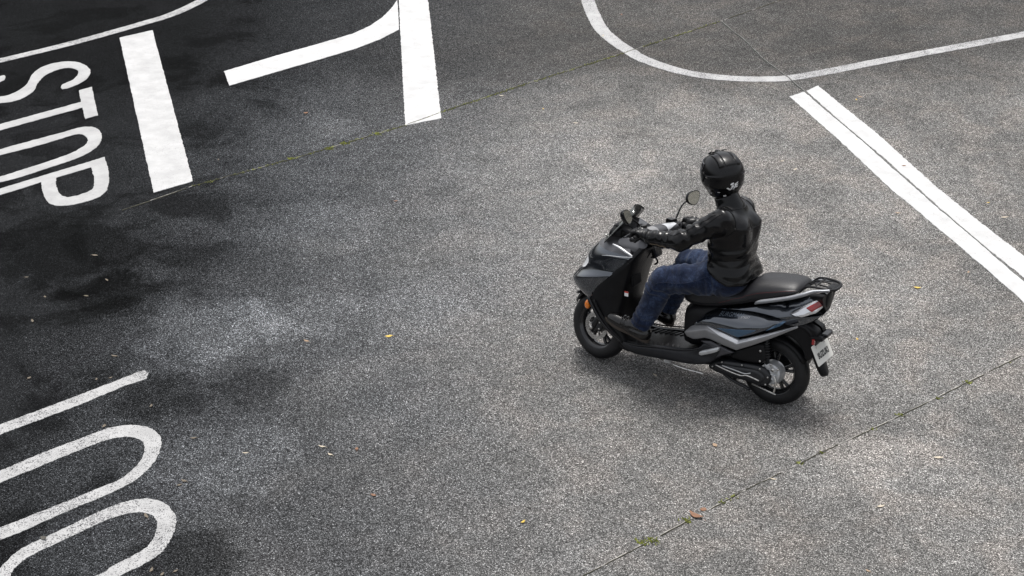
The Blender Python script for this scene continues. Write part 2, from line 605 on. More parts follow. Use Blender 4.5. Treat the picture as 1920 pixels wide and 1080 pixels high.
def text_mesh(body, size, extrude=0.0, offset=0.0, shear=0.0, spacing=1.0):
    cu = bpy.data.curves.new('lettering', 'FONT')
    cu.body, cu.size, cu.extrude, cu.offset, cu.shear = body, size, extrude, offset, shear
    cu.space_character = spacing
    cu.align_x, cu.align_y = 'CENTER', 'CENTER'
    o = bpy.data.objects.new('lettering', cu)
    col.objects.link(o)
    dg = bpy.context.evaluated_depsgraph_get()
    me = bpy.data.meshes.new_from_object(o.evaluated_get(dg))
    bpy.data.objects.remove(o)
    V = [tuple(v.co) for v in me.vertices]
    F = [tuple(p.vertices) for p in me.polygons]
    bpy.data.meshes.remove(me)
    return V, F


# --- implicit surfaces (for the rider): surface nets
def surface_nets(f, lo, hi, h):
    lo, hi = np.array(lo, float), np.array(hi, float)
    n = np.ceil((hi - lo) / h).astype(int) + 1
    ax = [lo[i] + h * np.arange(n[i]) for i in range(3)]
    X, Y, Z = np.meshgrid(*ax, indexing='ij')
    P = np.stack([X.ravel(), Y.ravel(), Z.ravel()], 1)
    val = f(P).reshape(n)
    s = val < 0
    m = n - 1
    acc = np.zeros((*m, 3))
    cnt = np.zeros(m)
    corner = [(i, j, k) for i in (0, 1) for j in (0, 1) for k in (0, 1)]

    def sl(c):
        return tuple(slice(c[a], c[a] + m[a]) for a in range(3))
    for c in corner:
        for a in range(3):
            if c[a]:
                continue
            d = list(c)
            d[a] = 1
            v0, v1 = val[sl(c)], val[sl(d)]
            cross = (v0 < 0) != (v1 < 0)
            t = np.where(cross, v0 / np.where(cross, v0 - v1, 1), 0)
            for b in range(3):
                acc[..., b] += np.where(cross, c[b] + (t if b == a else 0), 0)
            cnt += cross
    act = cnt > 0
    idx = -np.ones(m, int)
    idx[act] = np.arange(act.sum())
    cells = np.argwhere(act)
    verts = lo + h * (cells + acc[act] / cnt[act][:, None])
    faces = []
    for a in range(3):
        b, c = (a + 1) % 3, (a + 2) % 3
        s0 = [slice(None)] * 3
        s1 = [slice(None)] * 3
        s0[a], s1[a] = slice(0, -1), slice(1, None)
        e = np.argwhere(s[tuple(s0)] != s[tuple(s1)])
        ok = (e[:, b] > 0) & (e[:, c] > 0) & (e[:, b] < m[b]) & (e[:, c] < m[c])
        e = e[ok]
        flip = s[tuple(s0)][tuple(e.T)]
        q = []
        for db, dc in ((1, 1), (0, 1), (0, 0), (1, 0)):
            w = e.copy()
            w[:, b] -= db
            w[:, c] -= dc
            q.append(idx[tuple(w.T)])
        q = np.stack(q, 1)
        q[~flip] = q[~flip][:, ::-1]
        faces.append(q)
    return verts, np.vstack(faces)


def cone(P, a, b, ra, rb, sc=(1, 1, 1)):
    sc = np.array(sc)
    a, b = np.array(a, float), np.array(b, float)
    Q = (P - a) * sc
    ab = (b - a) * sc
    t = np.clip(Q @ ab / max(1e-9, ab @ ab), 0, 1)
    return np.linalg.norm(Q - t[:, None] * ab, axis=1) - (ra + (rb - ra) * t)


def smin(a, b, k):
    h = np.clip(0.5 + 0.5 * (b - a) / k, 0, 1)
    return b + (a - b) * h - k * h * (1 - h)


def smins(L, k):
    d = L[0]
    for e in L[1:]:
        d = smin(d, e, k)
    return d


def sdf_obj(name, f, lo, hi, h, mat, parent, relax=2):
    v, q = surface_nets(f, lo, hi, h)
    me = bpy.data.meshes.new(name)
    me.from_pydata(v.tolist(), [], q.tolist())
    if relax:
        bm = bmesh.new()
        bm.from_mesh(me)
        for _ in range(relax):
            bmesh.ops.smooth_vert(bm, verts=bm.verts, factor=0.5, use_axis_x=True, use_axis_y=True, use_axis_z=True)
        bm.to_mesh(me)
        bm.free()
    return link(name, me, mat, parent)


def bvh_of(o):
    bm = bmesh.new()
    bm.from_mesh(o.data)
    t = BVHTree.FromBMesh(bm)
    bm.free()
    return t


def on_surface(tree, pts, lift):
    out = []
    for p in pts:
        c, n, i, d = tree.find_nearest(Vector(p))
        out.append(c + n * lift)
    return out


def interp(xs, ys):
    xs, ys = np.array(xs, float), np.array(ys, float)
    o = np.argsort(xs)
    xs, ys = xs[o], ys[o]
    return lambda v: float(np.interp(v, xs, ys))


def smooth_interp(xs, ys):
    """monotone-ish cubic (Catmull-Rom slopes) through the points"""
    xs, ys = np.array(xs, float), np.array(ys, float)
    m = np.gradient(ys, xs)

    def f(v):
        v = min(max(v, xs[0]), xs[-1])
        i = int(min(max(np.searchsorted(xs, v) - 1, 0), len(xs) - 2))
        h = xs[i + 1] - xs[i]
        t = (v - xs[i]) / h
        return float((2 * t ** 3 - 3 * t ** 2 + 1) * ys[i] + (t ** 3 - 2 * t ** 2 + t) * h * m[i] + (-2 * t ** 3 + 3 * t ** 2) * ys[i + 1] + (t ** 3 - t ** 2) * h * m[i + 1])
    return f

# ------------------------------------------------------------------ ground and painted markings (metres, z up)
g = build('asphalt_ground', [(-150, -150, 0), (150, -150, 0), (150, 150, 0), (-150, 150, 0)], [(0, 1, 2, 3)], 'worn_asphalt', smooth=False)
g['kind'] = 'structure'
g['label'] = 'worn grey asphalt with exposed stone chippings and a darker lane'

S=[(8.523,-2.080),(8.625,-2.172),(8.626,-2.307),(8.688,-2.446),(8.767,-2.543),(8.836,-2.575),(8.933,-2.572),(8.985,-2.495),(8.985,-2.354),(8.935,-2.208),(8.859,-2.079),(8.748,-1.931),(8.676,-1.740),(8.696,-1.599),(8.785,-1.499),(8.926,-1.473),(9.077,-1.521),(9.211,-1.612),(9.304,-1.729),(9.356,-1.870),(9.366,-1.988),(9.340,-2.099),(9.232,-2.006),(9.227,-1.872),(9.162,-1.739),(9.082,-1.649),(9.014,-1.621),(8.921,-1.626),(8.871,-1.699),(8.870,-1.831),(8.919,-1.972),(8.995,-2.100),(9.110,-2.252),(9.189,-2.455),(9.171,-2.608),(9.078,-2.716),(8.928,-2.740),(8.771,-2.682),(8.635,-2.579),(8.546,-2.453),(8.500,-2.308),(8.494,-2.189)]
T=[(8.358,-2.137),(8.318,-2.272),(7.705,-1.724),(7.739,-1.595),(7.983,-1.804),(8.221,-0.998),(8.292,-0.764),(8.419,-0.865),(8.343,-1.111),(8.105,-1.909)]
O_OUT=[(7.754,-0.343),(7.847,-0.501),(7.862,-0.662),(7.774,-0.951),(7.676,-1.239),(7.629,-1.401),(7.547,-1.476),(7.411,-1.444),(7.279,-1.340),(7.171,-1.197),(7.111,-1.032),(7.100,-0.843),(7.152,-0.596),(7.216,-0.293),(7.287,-0.123),(7.348,-0.063),(7.456,-0.081),(7.623,-0.200)]
O_IN=[(7.673,-0.388),(7.745,-0.480),(7.756,-0.563),(7.653,-0.834),(7.569,-1.133),(7.537,-1.256),(7.470,-1.293),(7.366,-1.245),(7.288,-1.161),(7.247,-1.041),(7.236,-0.878),(7.286,-0.603),(7.350,-0.325),(7.385,-0.215),(7.440,-0.195),(7.553,-0.265)]
P_OUT=[(7.234,0.180),(7.180,-0.023),(7.075,-0.398),(6.907,-0.989),(6.704,-0.818),(6.494,-0.617),(6.351,-0.439),(6.310,-0.311),(6.323,-0.204),(6.367,-0.106),(6.418,-0.038),(6.494,0.005),(6.589,-0.006),(6.721,-0.082),(6.867,-0.203),(6.976,-0.296),(7.074,0.076),(7.125,0.269)]
P_IN=[(6.937,-0.433),(6.838,-0.754),(6.677,-0.619),(6.541,-0.487),(6.475,-0.396),(6.473,-0.321),(6.494,-0.233),(6.541,-0.172),(6.610,-0.169),(6.698,-0.220),(6.829,-0.326)]
LANE=[(9.956,-1.776),(9.719,-2.399),(9.462,-3.189),(9.271,-4.040),(9.219,-4.384),(9.248,-4.803),(9.332,-5.208)]
BAR1=[(9.156,-3.531),(9.021,-3.885),(5.852,-0.953),(5.971,-0.598)]
TURN=[(7.480,-3.240),(7.314,-3.905),(7.187,-4.344),(7.069,-4.789),(7.069,-5.098),(7.125,-5.384),(7.226,-5.684),(7.356,-5.980),(6.727,-5.139),(6.708,-4.791),(6.750,-4.419),(6.874,-3.946),(6.974,-3.603),(7.156,-2.942)]
BAR2=[(7.751,-6.533),(5.038,-2.894),(4.854,-3.200),(7.466,-6.682)]
ARC=[(5.809,-7.359),(5.515,-6.953),(5.324,-6.693),(5.118,-6.428),(4.895,-6.162),(4.709,-5.986),(4.509,-5.824),(4.283,-5.672),(4.075,-5.534),(3.759,-5.417),(3.495,-5.362),(3.219,-5.375),(2.941,-5.452),(2.710,-5.570),(2.546,-5.697),(2.303,-6.035),(1.936,-6.626),(1.471,-7.329),(1.041,-7.993),(0.664,-8.572)]
STRIPE_L=[(2.334,-5.230),(2.267,-5.406),(1.444,-4.631),(0.669,-3.893),(0.061,-3.307),(-0.326,-2.939),(-0.783,-2.517),(-1.368,-1.960),(-1.477,-1.602),(-0.902,-2.159),(-0.449,-2.593),(0.091,-3.090),(0.676,-3.615),(1.554,-4.490)]
STRIPE_R=[(2.256,-5.447),(2.225,-5.620),(1.314,-4.778),(0.374,-3.838),(-0.084,-3.414),(-0.651,-2.913),(-1.267,-2.346),(-1.366,-2.018),(-0.765,-2.572),(-0.261,-3.022),(0.249,-3.509),(0.995,-4.255),(1.686,-4.893)]
LINE1=[(4.255,2.979),(4.192,2.773),(4.037,2.277),(3.949,1.959),(3.890,1.750),(3.834,1.769),(3.786,1.831),(3.850,1.984),(3.921,2.299),(4.010,2.585),(4.096,2.863),(4.156,3.069)]
LOOP1=[(3.811,3.382),(3.763,3.175),(3.693,2.893),(3.603,2.621),(3.548,2.454),(3.482,2.371),(3.372,2.316),(3.268,2.322),(3.162,2.379),(3.083,2.465),(3.005,2.606),(2.966,2.751),(2.965,2.915),(3.006,3.086),(3.077,3.325),(3.144,3.592),(3.184,3.716),(3.241,3.900),(3.336,3.814),(3.283,3.624),(3.181,3.307),(3.097,3.046),(3.048,2.882),(3.055,2.748),(3.107,2.609),(3.181,2.507),(3.253,2.462),(3.332,2.454),(3.389,2.488),(3.446,2.559),(3.505,2.720),(3.583,3.000),(3.659,3.272),(3.713,3.471)]
LOOP2=[(2.882,4.060),(2.971,3.915),(3.003,3.791),(3.008,3.673),(2.969,3.515),(2.925,3.307),(2.876,3.116),(2.816,3.002),(2.726,2.936),(2.611,2.934),(2.499,2.986),(2.413,3.063),(2.345,3.173),(2.293,3.301),(2.286,3.429),(2.323,3.592),(2.374,3.737),(2.448,3.950),(2.541,4.137),(2.627,4.055),(2.526,3.872),(2.441,3.684),(2.431,3.562),(2.404,3.439),(2.397,3.326),(2.444,3.206),(2.508,3.119),(2.583,3.073),(2.667,3.071),(2.734,3.123),(2.794,3.235),(2.835,3.398),(2.883,3.600),(2.912,3.750),(2.905,3.852),(2.867,3.935),(2.802,4.012)]
SEAM_A=[(6.016,0.212),(5.940,-0.196),(5.781,-0.861),(5.405,-1.818),(5.047,-2.867),(4.939,-3.346),(4.677,-4.309),(4.314,-5.517),(3.909,-6.958),(3.640,-8.052),(3.352,-9.111)]
SEAM_B=[(0.205,2.653),(0.087,2.284),(-0.046,1.854),(-0.266,1.143),(-0.502,0.446),(-0.752,-0.226),(-1.026,-1.032),(-1.153,-1.406),(-1.402,-2.138)]
SEAM_C=[(3.909,-6.958),(3.370,-6.456),(2.917,-5.997),(2.548,-5.688),(2.292,-5.439),(1.455,-4.649),(0.655,-3.874),(-0.049,-3.198),(-0.818,-2.470),(-1.537,-1.804)]
SEAM_D=[(10.260,-2.468),(9.988,-2.946),(9.796,-3.369),(9.548,-3.747)]
LEAF=[(6.030,-2.701),(4.166,-3.848),(4.093,-1.443),(3.710,-3.678),(2.732,0.517),(0.102,0.695),(-0.165,1.454),(-0.171,1.378),(-0.165,-2.007),(-1.047,0.826),(-1.233,1.464),(-0.102,-1.052),(2.002,1.852),(2.107,1.987),(2.213,1.937),(2.986,2.267),(3.506,2.098),(2.681,2.736),(2.692,2.680),(2.971,3.578),(5.106,1.611),(5.684,1.108),(5.317,1.274),(5.056,1.116),(4.209,1.702),(4.082,2.014),(4.012,1.948),(4.488,2.231),(5.118,0.840),(5.510,0.562),(1.761,-5.531),(1.762,-5.434),(4.927,-6.664),(1.717,-3.751),(-0.294,-3.524),(-0.388,-2.442),(-0.084,-3.743),(0.786,-4.146),(0.851,0.092),(2.623,3.089),(2.216,3.491),(2.130,3.489),(2.087,3.427),(2.582,2.241),(4.748,-5.950),(3.189,0.862),(5.980,-1.429),(3.588,2.447),(4.696,-3.964),(1.552,-3.639),(0.466,-3.205),(0.672,2.023),(1.595,2.232),(-0.380,0.872),(-1.141,0.146)]


def jitter(poly, amp, step=0.014):
    p = densify(poly, step)
    n = len(p)
    out = []
    w = 0.0
    for i in range(n):
        a, b = np.array(p[i - 1]), np.array(p[(i + 1) % n])
        t = (b - a) / (np.linalg.norm(b - a) + 1e-9)
        w = 0.5 * w + rnd.uniform(-amp, amp)
        q = np.array(p[i]) + np.array((-t[1], t[0])) * w
        out.append((float(q[0]), float(q[1])))
    return out


def sheet_mesh(outer, inner=None, z=0.004):
    loops = [[Vector((x, y, z)) for x, y in outer]]
    if inner:
        loops.append([Vector((x, y, z)) for x, y in inner])
    F = [tuple(f) for f in tessellate_polygon(loops)]
    V = [tuple(v) for l in loops for v in l]
    o = 0
    for l in loops:
        n = len(l)
        b = len(V)
        V += [(v.x, v.y, -0.002) for v in l]
        for i in range(n):
            j = (i + 1) % n
            F.append((o + i, o + j, b + j, b + i))
        o += n
    return V, F


def band(center, width, per=6):
    c = catmull(center, per)
    L, R = [], []
    for i in range(len(c)):
        a, b = np.array(c[max(i - 1, 0)]), np.array(c[min(i + 1, len(c) - 1)])
        t = (b - a) / np.linalg.norm(b - a)
        nn = np.array((-t[1], t[0])) * width / 2
        L.append(tuple(np.array(c[i]) + nn))
        R.append(tuple(np.array(c[i]) - nn))
    return L + R[::-1]


def curved(poly, per=3):
    return [tuple(p) for p in catmull(poly, per, True)]


def marking(name, outer, mat, label=None, inner=None, amp=0.0032, parent=None, z=0.004):
    o = build(name, *sheet_mesh(jitter(outer, amp), jitter(inner, amp) if inner else None, z), mat, parent, smooth=False)
    if label:
        tag(o, label, 'road marking')
    return o


stop = thing('road_lettering', 'tall white painted word STOP on the dark asphalt lane', 'road marking', loc=(0, 0, 0))
for out_, in_ in ((curved(S, 2), None), (T, None), (curved(O_OUT, 2), curved(O_IN, 2)), (P_OUT, P_IN)):
    marking('letter', out_, 'shaded_paint', inner=in_, parent=stop)
marking('lane_edge_line', band(LANE, 0.125), 'speckled_paint', 'thin white lane edge line bending beside the word STOP')
marking('stop_line', BAR1, 'grubby_paint', 'wide white stop line in front of the word STOP')
marking('turn_line', TURN, 'fresh_paint', 'white line that curves into the end of a wide white bar', amp=0.003)
marking('stop_line', BAR2, 'fresh_paint', 'wide white bar that the curved white line joins, crossed by a mossy joint')
marking('corner_line', band(ARC, 0.145), 'speckled_paint', 'thin white line rounding a corner above the double stripe')


def toward(p, line, k):
    best = min(densify(line, 0.02, False), key=lambda q: (q[0] - p[0]) ** 2 + (q[1] - p[1]) ** 2)
    return (p[0] + (best[0] - p[0]) * k, p[1] + (best[1] - p[1]) * k)


STRIPE_L = [toward(p, SEAM_C, rnd.uniform(.25, .6)) if 1 <= i <= 7 else p for i, p in enumerate(STRIPE_L)]
STRIPE_R = [toward(p, SEAM_C, rnd.uniform(.25, .6)) if i >= 7 or i == 0 else p for i, p in enumerate(STRIPE_R)]
dbl = thing('centre_stripe', 'broad white stripe split lengthwise by a crack', 'road marking')
marking('stripe_half', STRIPE_L, 'fresh_paint', parent=dbl, amp=0.0042)
marking('stripe_half', STRIPE_R, 'fresh_paint', parent=dbl, amp=0.0042)
marking('lane_line', LINE1, 'worn_shaded_paint', 'worn white straight line ending beside two painted loops')
marking('painted_loop', curved(LOOP1), 'worn_shaded_paint', 'worn white painted loop next to the straight worn line')
marking('painted_loop', curved(LOOP2), 'worn_shaded_paint', 'worn white painted loop with a leaf on it and a bent tail')


def joint(path, w, name, label, pale=True, zz=0.007, mat='joint_dark', broken=True):
    p = densify(path, 0.03, False)
    root = thing(name, label, 'road joint')
    V, F = [], []
    o = 0.0
    for i, q in enumerate(p):
        a, b = np.array(p[max(i - 1, 0)]), np.array(p[min(i + 1, len(p) - 1)])
        t = (b - a) / np.linalg.norm(b - a)
        nn = np.array((-t[1], t[0]))
        o = 0.8 * o + rnd.uniform(-0.003, 0.003)
        ww = w * rnd.uniform(0.4, 1.3)
        for s in (-1, 1):
            c = np.array(q) + nn * (o + s * ww / 2)
            V.append((c[0], c[1], zz))
        for s in (1, -1):
            c = np.array(q) + nn * (o + s * ww / 2)
            V.append((c[0], c[1], -0.002))
    gap = 0
    for i in range(len(p) - 1):
        b0 = i * 4
        if broken:
            gap -= 1
            if gap < -rnd.randint(6, 22):
                gap = rnd.randint(1, 6)
            if gap > 0:
                continue
        for k in range(4):
            k2 = (k + 1) % 4
            F.append((b0 + k, b0 + k2, b0 + 4 + k2, b0 + 4 + k))
    ck = build('crack', V, F, mat, root, smooth=False)
    if broken:
        ck['kind'] = 'stuff'
    if pale:
        V, F = [], []
        i = 0
        while i < len(p) - 2:
            ln = rnd.randint(2, 14)
            seg = p[i:i + ln + 1]
            if len(seg) > 2:
                a, b = np.array(seg[0]), np.array(seg[-1])
                t = (b - a) / np.linalg.norm(b - a)
                nn = np.array((-t[1], t[0])) * 1
                vv = []
                for q in seg:
                    off = 0.004 + rnd.uniform(-0.002, 0.002)
                    vv.append([tuple(np.array(q) + nn * off) + (0.003,), tuple(np.array(q) + nn * (off + rnd.uniform(0.003, 0.007))) + (0.003,)])
                v2, f2 = loft([[a_, b_, (b_[0], b_[1], -0.002), (a_[0], a_[1], -0.002)] for a_, b_ in vv])
                V, F = join((V, F), (v2, f2))
            i += ln + rnd.randint(1, 5)
        pe = build('pale_edge', V, F, 'joint_pale', root, smooth=False)
        pe['kind'] = 'stuff'
    return root


joint(SEAM_A[1:], 0.0045, 'pavement_joint', 'mossy joint running past the stop lines to the rounded corner')
joint(SEAM_B, 0.0022, 'pavement_joint', 'pale joint with green tufts behind the scooter')
joint(SEAM_C, 0.010, 'pavement_joint', 'crack running through the middle of the broad white stripe', pale=False, zz=0.009, mat='joint_grit', broken=False)

# moss and grass growing in the joints
V, F = [], []


def tuft(x, y, size, n, tall):
    for _ in range(n):
        px, py = x + rnd.gauss(0, size), y + rnd.gauss(0, size * 0.6)
        a = rnd.uniform(0, 6.28)
        l = rnd.uniform(0.5, 1.2) * tall
        w = rnd.uniform(0.002, 0.004)
        dx, dy = math.cos(a), math.sin(a)
        b = len(V)
        V.extend([(px - dy * w, py + dx * w, 0), (px + dy * w, py - dx * w, 0), (px + dx * l * 0.7 + dy * w * 0.6, py + dy * l * 0.7 - dx * w * 0.6, l * 0.7), (px + dx * l * 1.2, py + dy * l * 1.2, l * 0.6)])
        F.append((b, b + 1, b + 2, b + 3))


def moss_along(path, dens):
    p = densify(path, 0.02, False)
    for i, q in enumerate(p):
        d = dens(i / len(p), q)
        if rnd.random() < d:
            tuft(q[0], q[1], 0.008, rnd.randint(3, 8), 0.010)


def blob_noise(q):
    return 0.5 + 0.5 * math.sin(q[0] * 3.1 + math.sin(q[1] * 2.3) * 2)


moss_along(SEAM_A[2:9], lambda t, q: 0.6 + 0.8 * max(0, blob_noise(q) - 0.3) * (1.4 if 0.25 < t < 0.65 else 0.8))
moss_along(SEAM_B, lambda t, q: 0.05 * blob_noise(q))
for x, y, s, n in ((-0.060, 1.81, 0.028, 60), (-0.03, 1.86, 0.02, 40), (-0.145, 1.53, 0.02, 35), (-0.23, 1.25, 0.01, 18), (-0.262, 1.16, 0.012, 18), (-0.44, 0.62, 0.012, 20), (-0.50, 0.44, 0.01, 12), (-0.66, 0.02, 0.012, 14), (-0.75, -0.23, 0.014, 22), (-0.87, -0.55, 0.012, 14), (-0.97, -0.85, 0.016, 24),
                   (5.25, -2.27, 0.03, 60), (5.30, -2.1, 0.03, 60), (5.13, -2.6, 0.02, 40), (5.45, -1.75, 0.015, 20)):
    tuft(x, y, s * .85, int(n * .8), 0.018)
mo = build('moss', V, F, 'moss', smooth=False, fix=False)
mo['kind'] = 'stuff'
mo['label'] = 'green moss and small grass tufts growing in the joints'
mo['category'] = 'moss'


def leaf_mesh(L, W, curl):
    n = 7
    V, F = [], []
    for i in range(n):
        t = i / (n - 1)
        w = W * math.sin(math.pi * min(1, t * 0.97 + 0.015)) ** 0.8 * (1.15 - 0.35 * t)
        x = (t - 0.5) * L
        zz = curl * (2 * t - 1) ** 2 * L + 0.004
        for s in (-1, 0, 1):
            V.append((x, s * w + 0.08 * L * math.sin(t * 2.5), zz + (0.25 * w if s else 0)))
    for i in range(n - 1):
        for k in range(2):
            F.append((i * 3 + k, i * 3 + k + 1, (i + 1) * 3 + k + 1, (i + 1) * 3 + k))
    b = len(V)
    V += [(-L * 0.5, -0.001, 0.006), (-L * 0.5, 0.001, 0.006), (-L * 0.72, 0.003, 0.003), (-L * 0.72, 0.001, 0.003)]
    F.append((b, b + 1, b + 2, b + 3))
    return V, F


LEAF_SPECIAL = {
    5: ('leaf_tan', 0.060, 0.016, 'broad pinkish tan fallen leaf lying flat behind the scooter'),
    6: ('leaf_brown', 0.09, 0.018, 'long reddish brown curled leaf lying on the tufted joint'),
    7: ('leaf_brown', 0.05, 0.02, 'short brown leaf beside the long curled leaf on the joint'),
    4: ('leaf_yellow', 0.05, 0.012, 'small bright yellow leaf alone on open asphalt ahead of the scooter'),
    8: ('leaf_yellow', 0.06, 0.014, 'yellow leaf between the scooter and the broad white stripe'),
    19: ('leaf_dark', 0.05, 0.014, 'dark leaf lying on the bent painted loop'),
    0: ('leaf_brown', 0.045, 0.016, 'small orange brown leaf below the curved white turn line'),
}
LANDMARKS = [('the word STOP', (7.6, -1.2)), ('the wide stop line', (6.6, -1.8)), ('the two painted loops', (2.9, 3.0)), ('the straight worn line', (3.9, 2.0)), ('the dark lane beside the worn line', (4.9, 1.4)),
             ('the broad white stripe', (0.6, -3.9)), ('the tufted joint', (-0.7, 0.0)), ('the scooter', (0.7, 0.1)), ('the curved turn line', (7.0, -4.6)), ('the rounded corner line', (4.2, -5.8)), ('the mossy joint', (4.9, -3.2)),
             ('the open asphalt ahead of the scooter', (2.5, 0.9)), ('the bare asphalt below the painted loops', (1.4, 2.3)), ('the stripe end', (1.9, -5.4)), ('the asphalt behind the rear wheel', (-0.9, 0.9))]
protos = {}
for i, (x, y) in enumerate(LEAF):
    if i in LEAF_SPECIAL:
        mat, L, W, lab = LEAF_SPECIAL[i]
        grp = None
    else:
        k = (i * 7) % 5
        mat = ('leaf_tan', 'leaf_pale', 'leaf_yellow', 'leaf_pale', 'leaf_brown')[k]
        if 0.842 * x + 0.539 * y > 3.6:
            mat = 'leaf_dull'
        L, W = (0.042, 0.045, 0.034, 0.052, 0.036)[k], (0.008, 0.008, 0.008, 0.009, 0.010)[k]
        nm = {'leaf_dull': 'dull greyish', 'leaf_tan': 'tan', 'leaf_pale': 'pale straw coloured', 'leaf_yellow': 'dull yellow', 'leaf_brown': 'brown'}[mat]
        near = min(LANDMARKS, key=lambda q: (q[1][0] - x) ** 2 + (q[1][1] - y) ** 2)[0]
        lab = 'small %s dry leaf fallen near %s' % (nm, near)
        grp = 'small fallen leaves near %s' % near
    key = (mat, L)
    if key not in protos:
        me = bpy.data.meshes.new('fallen_leaf')
        me.from_pydata(*(lambda vf: (vf[0], [], vf[1]))(leaf_mesh(L, W, rnd.uniform(0.05, 0.2))))
        me.materials.append(MATS[mat])
        me.polygons.foreach_set('use_smooth', [True] * len(me.polygons))
        protos[key] = me
    o = bpy.data.objects.new('fallen_leaf', protos[key])
    col.objects.link(o)
    o.location = (x, y, 0.004 if i == 19 else 0.0)
    o.rotation_euler = (rnd.uniform(-.15, .15), rnd.uniform(-.1, .1), rnd.uniform(0, 6.28))
    s = rnd.uniform(0.8, 1.15)
    o.scale = (s, s, s)
    tag(o, lab, 'leaf', grp)

# ------------------------------------------------------------------ scooter (own frame: x forward, y left, z up, origin at the rear tyre's contact)
BIKE_LOC = (0.0228, 0.0227, 0.0)
BIKE_ROT = (rad(5.0), 0.0, 0.01063)          # leaning into a right-hand bend
sc = thing('scooter', 'dark navy and black maxi scooter leaning into a turn with its rider', 'scooter', loc=BIKE_LOC, rot=BIKE_ROT)

STEER = rad(-13)
AX_P = Vector((1.262, 0, 0.2325))
AX_D = Vector((-math.sin(rad(26)), 0, math.cos(rad(26))))
SM = Matrix.Rotation(STEER, 4, AX_D)


def S_(v):
    return tuple(AX_P + (SM @ (Vector(v) - AX_P)))


def SS(vf):
    return [S_(v) for v in vf[0]], vf[1]


def part(name, vf, mat, parent=None, **kw):
    return build(name, vf[0], vf[1], mat, parent or sc, **kw)


# ---- wheels
def tyre_profile(R, w, rim):
    p = [(rim, -w * 0.40), (rim + 0.012, -w * 0.50)]
    for k in range(13):
        a = -1.25 + 2.5 * k / 12
        p.append((R - w * 0.56 + w * 0.56 * math.cos(a), w * 0.53 * math.sin(a)))
    p += [(rim + 0.012, w * 0.50), (rim, w * 0.40)]
    return p


def wheel(c, R, w, steer, spokes, disc):
    f = SS if steer else (lambda x: x)
    hubv = [(0.030, -w * .5), (0.034, -w * .42), (0.034, w * .42), (0.030, w * .5), (0.012, w * .52), (0.012, -w * .52)]
    wh = part('wheel', f(lathe_y(hubv, c, 28)), 'rim_black', sharp=40)
    ty = part('tyre', f(lathe_y(tyre_profile(R, w, 0.150), c, 72)), 'rubber', wh)
    # tread grooves: slanted ribs standing slightly proud between sipes
    V, F = [], []
    for k in range(34):
        a0 = 2 * math.pi * k / 34
        for s in (-1, 1):
            ring = []
            for j in range(5):
                t = j / 4
                an = 0.15 + 0.75 * t
                a = a0 + s * 0.02 + 0.10 * t
                rr = R - w * 0.56 + (w * 0.56 + 0.0012) * math.cos(an)
                yy = s * (w * 0.53 + 0.0012) * math.sin(an)
                hw = 0.012 * (1 - 0.4 * t) / R
                ring.append([(c[0] + rr * math.cos(a + q), c[1] + yy, c[2] + rr * math.sin(a + q)) for q in (-hw, hw)])
            v2, f2 = loft([r + [r[1], r[0]] for r in ring], caps=False)
            b = len(V)
            V += [v for r in ring for v in r]
            F += [(b + 2 * j, b + 2 * j + 1, b + 2 * j + 3, b + 2 * j + 2) for j in range(4)]
    tr = part('tread', f((V, F)), 'rubber', ty, fix=False)
    tr['kind'] = 'stuff'
    rimv = [(0.152, -w * .44), (0.168, -w * .47), (0.170, -w * .44), (0.160, -w * .40), (0.150, -w * .30), (0.138, -w * .12), (0.138, w * .12), (0.150, w * .30), (0.160, w * .40), (0.170, w * .44), (0.168, w * .47), (0.152, w * .44), (0.128, w * .14), (0.128, -w * .14)]
    part('rim', f(lathe_y(rimv, c, 72)), 'rim_black', wh, sharp=50)
    for k in range(spokes):
        a = 2 * math.pi * k / spokes + 0.3
        for da in (-0.17, 0.17):
            p0 = (c[0] + 0.028 * math.cos(a), c[1], c[2] + 0.028 * math.sin(a))
            p1 = (c[0] + 0.080 * math.cos(a + da * .7), c[1] + 0.004, c[2] + 0.080 * math.sin(a + da * .7))
            p2 = (c[0] + 0.134 * math.cos(a + da), c[1], c[2] + 0.134 * math.sin(a + da))
            part('spoke', f(tube_mesh(catmull([p0, p1, p2], 4), [0.016, .016, .0155, .015, .0145, .014, .014, .0145, .015], 8, 0.75)), 'rim_black', wh)
    if disc:
        y0 = c[1] + w * 0.52
        d = (c[0], y0, c[2])
        dk = part('brake_disc', f(lathe_y([(0.066, -.002), (0.095, -.002), (0.095, .002), (0.066, .002)], d, 60)), 'steel', wh, sharp=40)
        V, F = [], []
        for k in range(40):
            a = 2 * math.pi * k / 40
            rr = 0.074 + 0.007 * (k % 3)
            hv, hf = lathe_y([(0.0, .0026), (0.0022, .0026), (0.0022, .0016), (0.0, .0016)], (c[0] + rr * math.cos(a), y0, c[2] + rr * math.sin(a)), 6)
            V, F = join((V, F), (hv, hf))
        o = part('drill_holes', f((V, F)), 'ink_black', dk, fix=False)
        o['kind'] = 'stuff'
        for k in range(5):
            a = 2 * math.pi * k / 5 + 0.2
            p0 = (c[0] + 0.03 * math.cos(a), y0, c[2] + 0.03 * math.sin(a))
            p1 = (c[0] + 0.072 * math.cos(a + .15), y0, c[2] + 0.072 * math.sin(a + .15))
            part('disc_arm', f(tube_mesh([p0, p1], [.009, .006], 8, .35)), 'rim_black', wh)
            pb = (c[0] + 0.045 * math.cos(a), y0 + 0.003, c[2] + 0.045 * math.sin(a))
            part('bolt', f(lathe_y([(0, -.006), (.0065, -.006), (.0065, .004), (.004, .006), (0, .006)], pb, 10, False)), 'steel', wh)
    return wh


FW, RW = (1.29, 0, 0.2325), (0, 0, 0.2325)
wheel(FW, 0.2325, 0.092, True, 5, True)
wheel(RW, 0.2325, 0.102, False, 5, False)

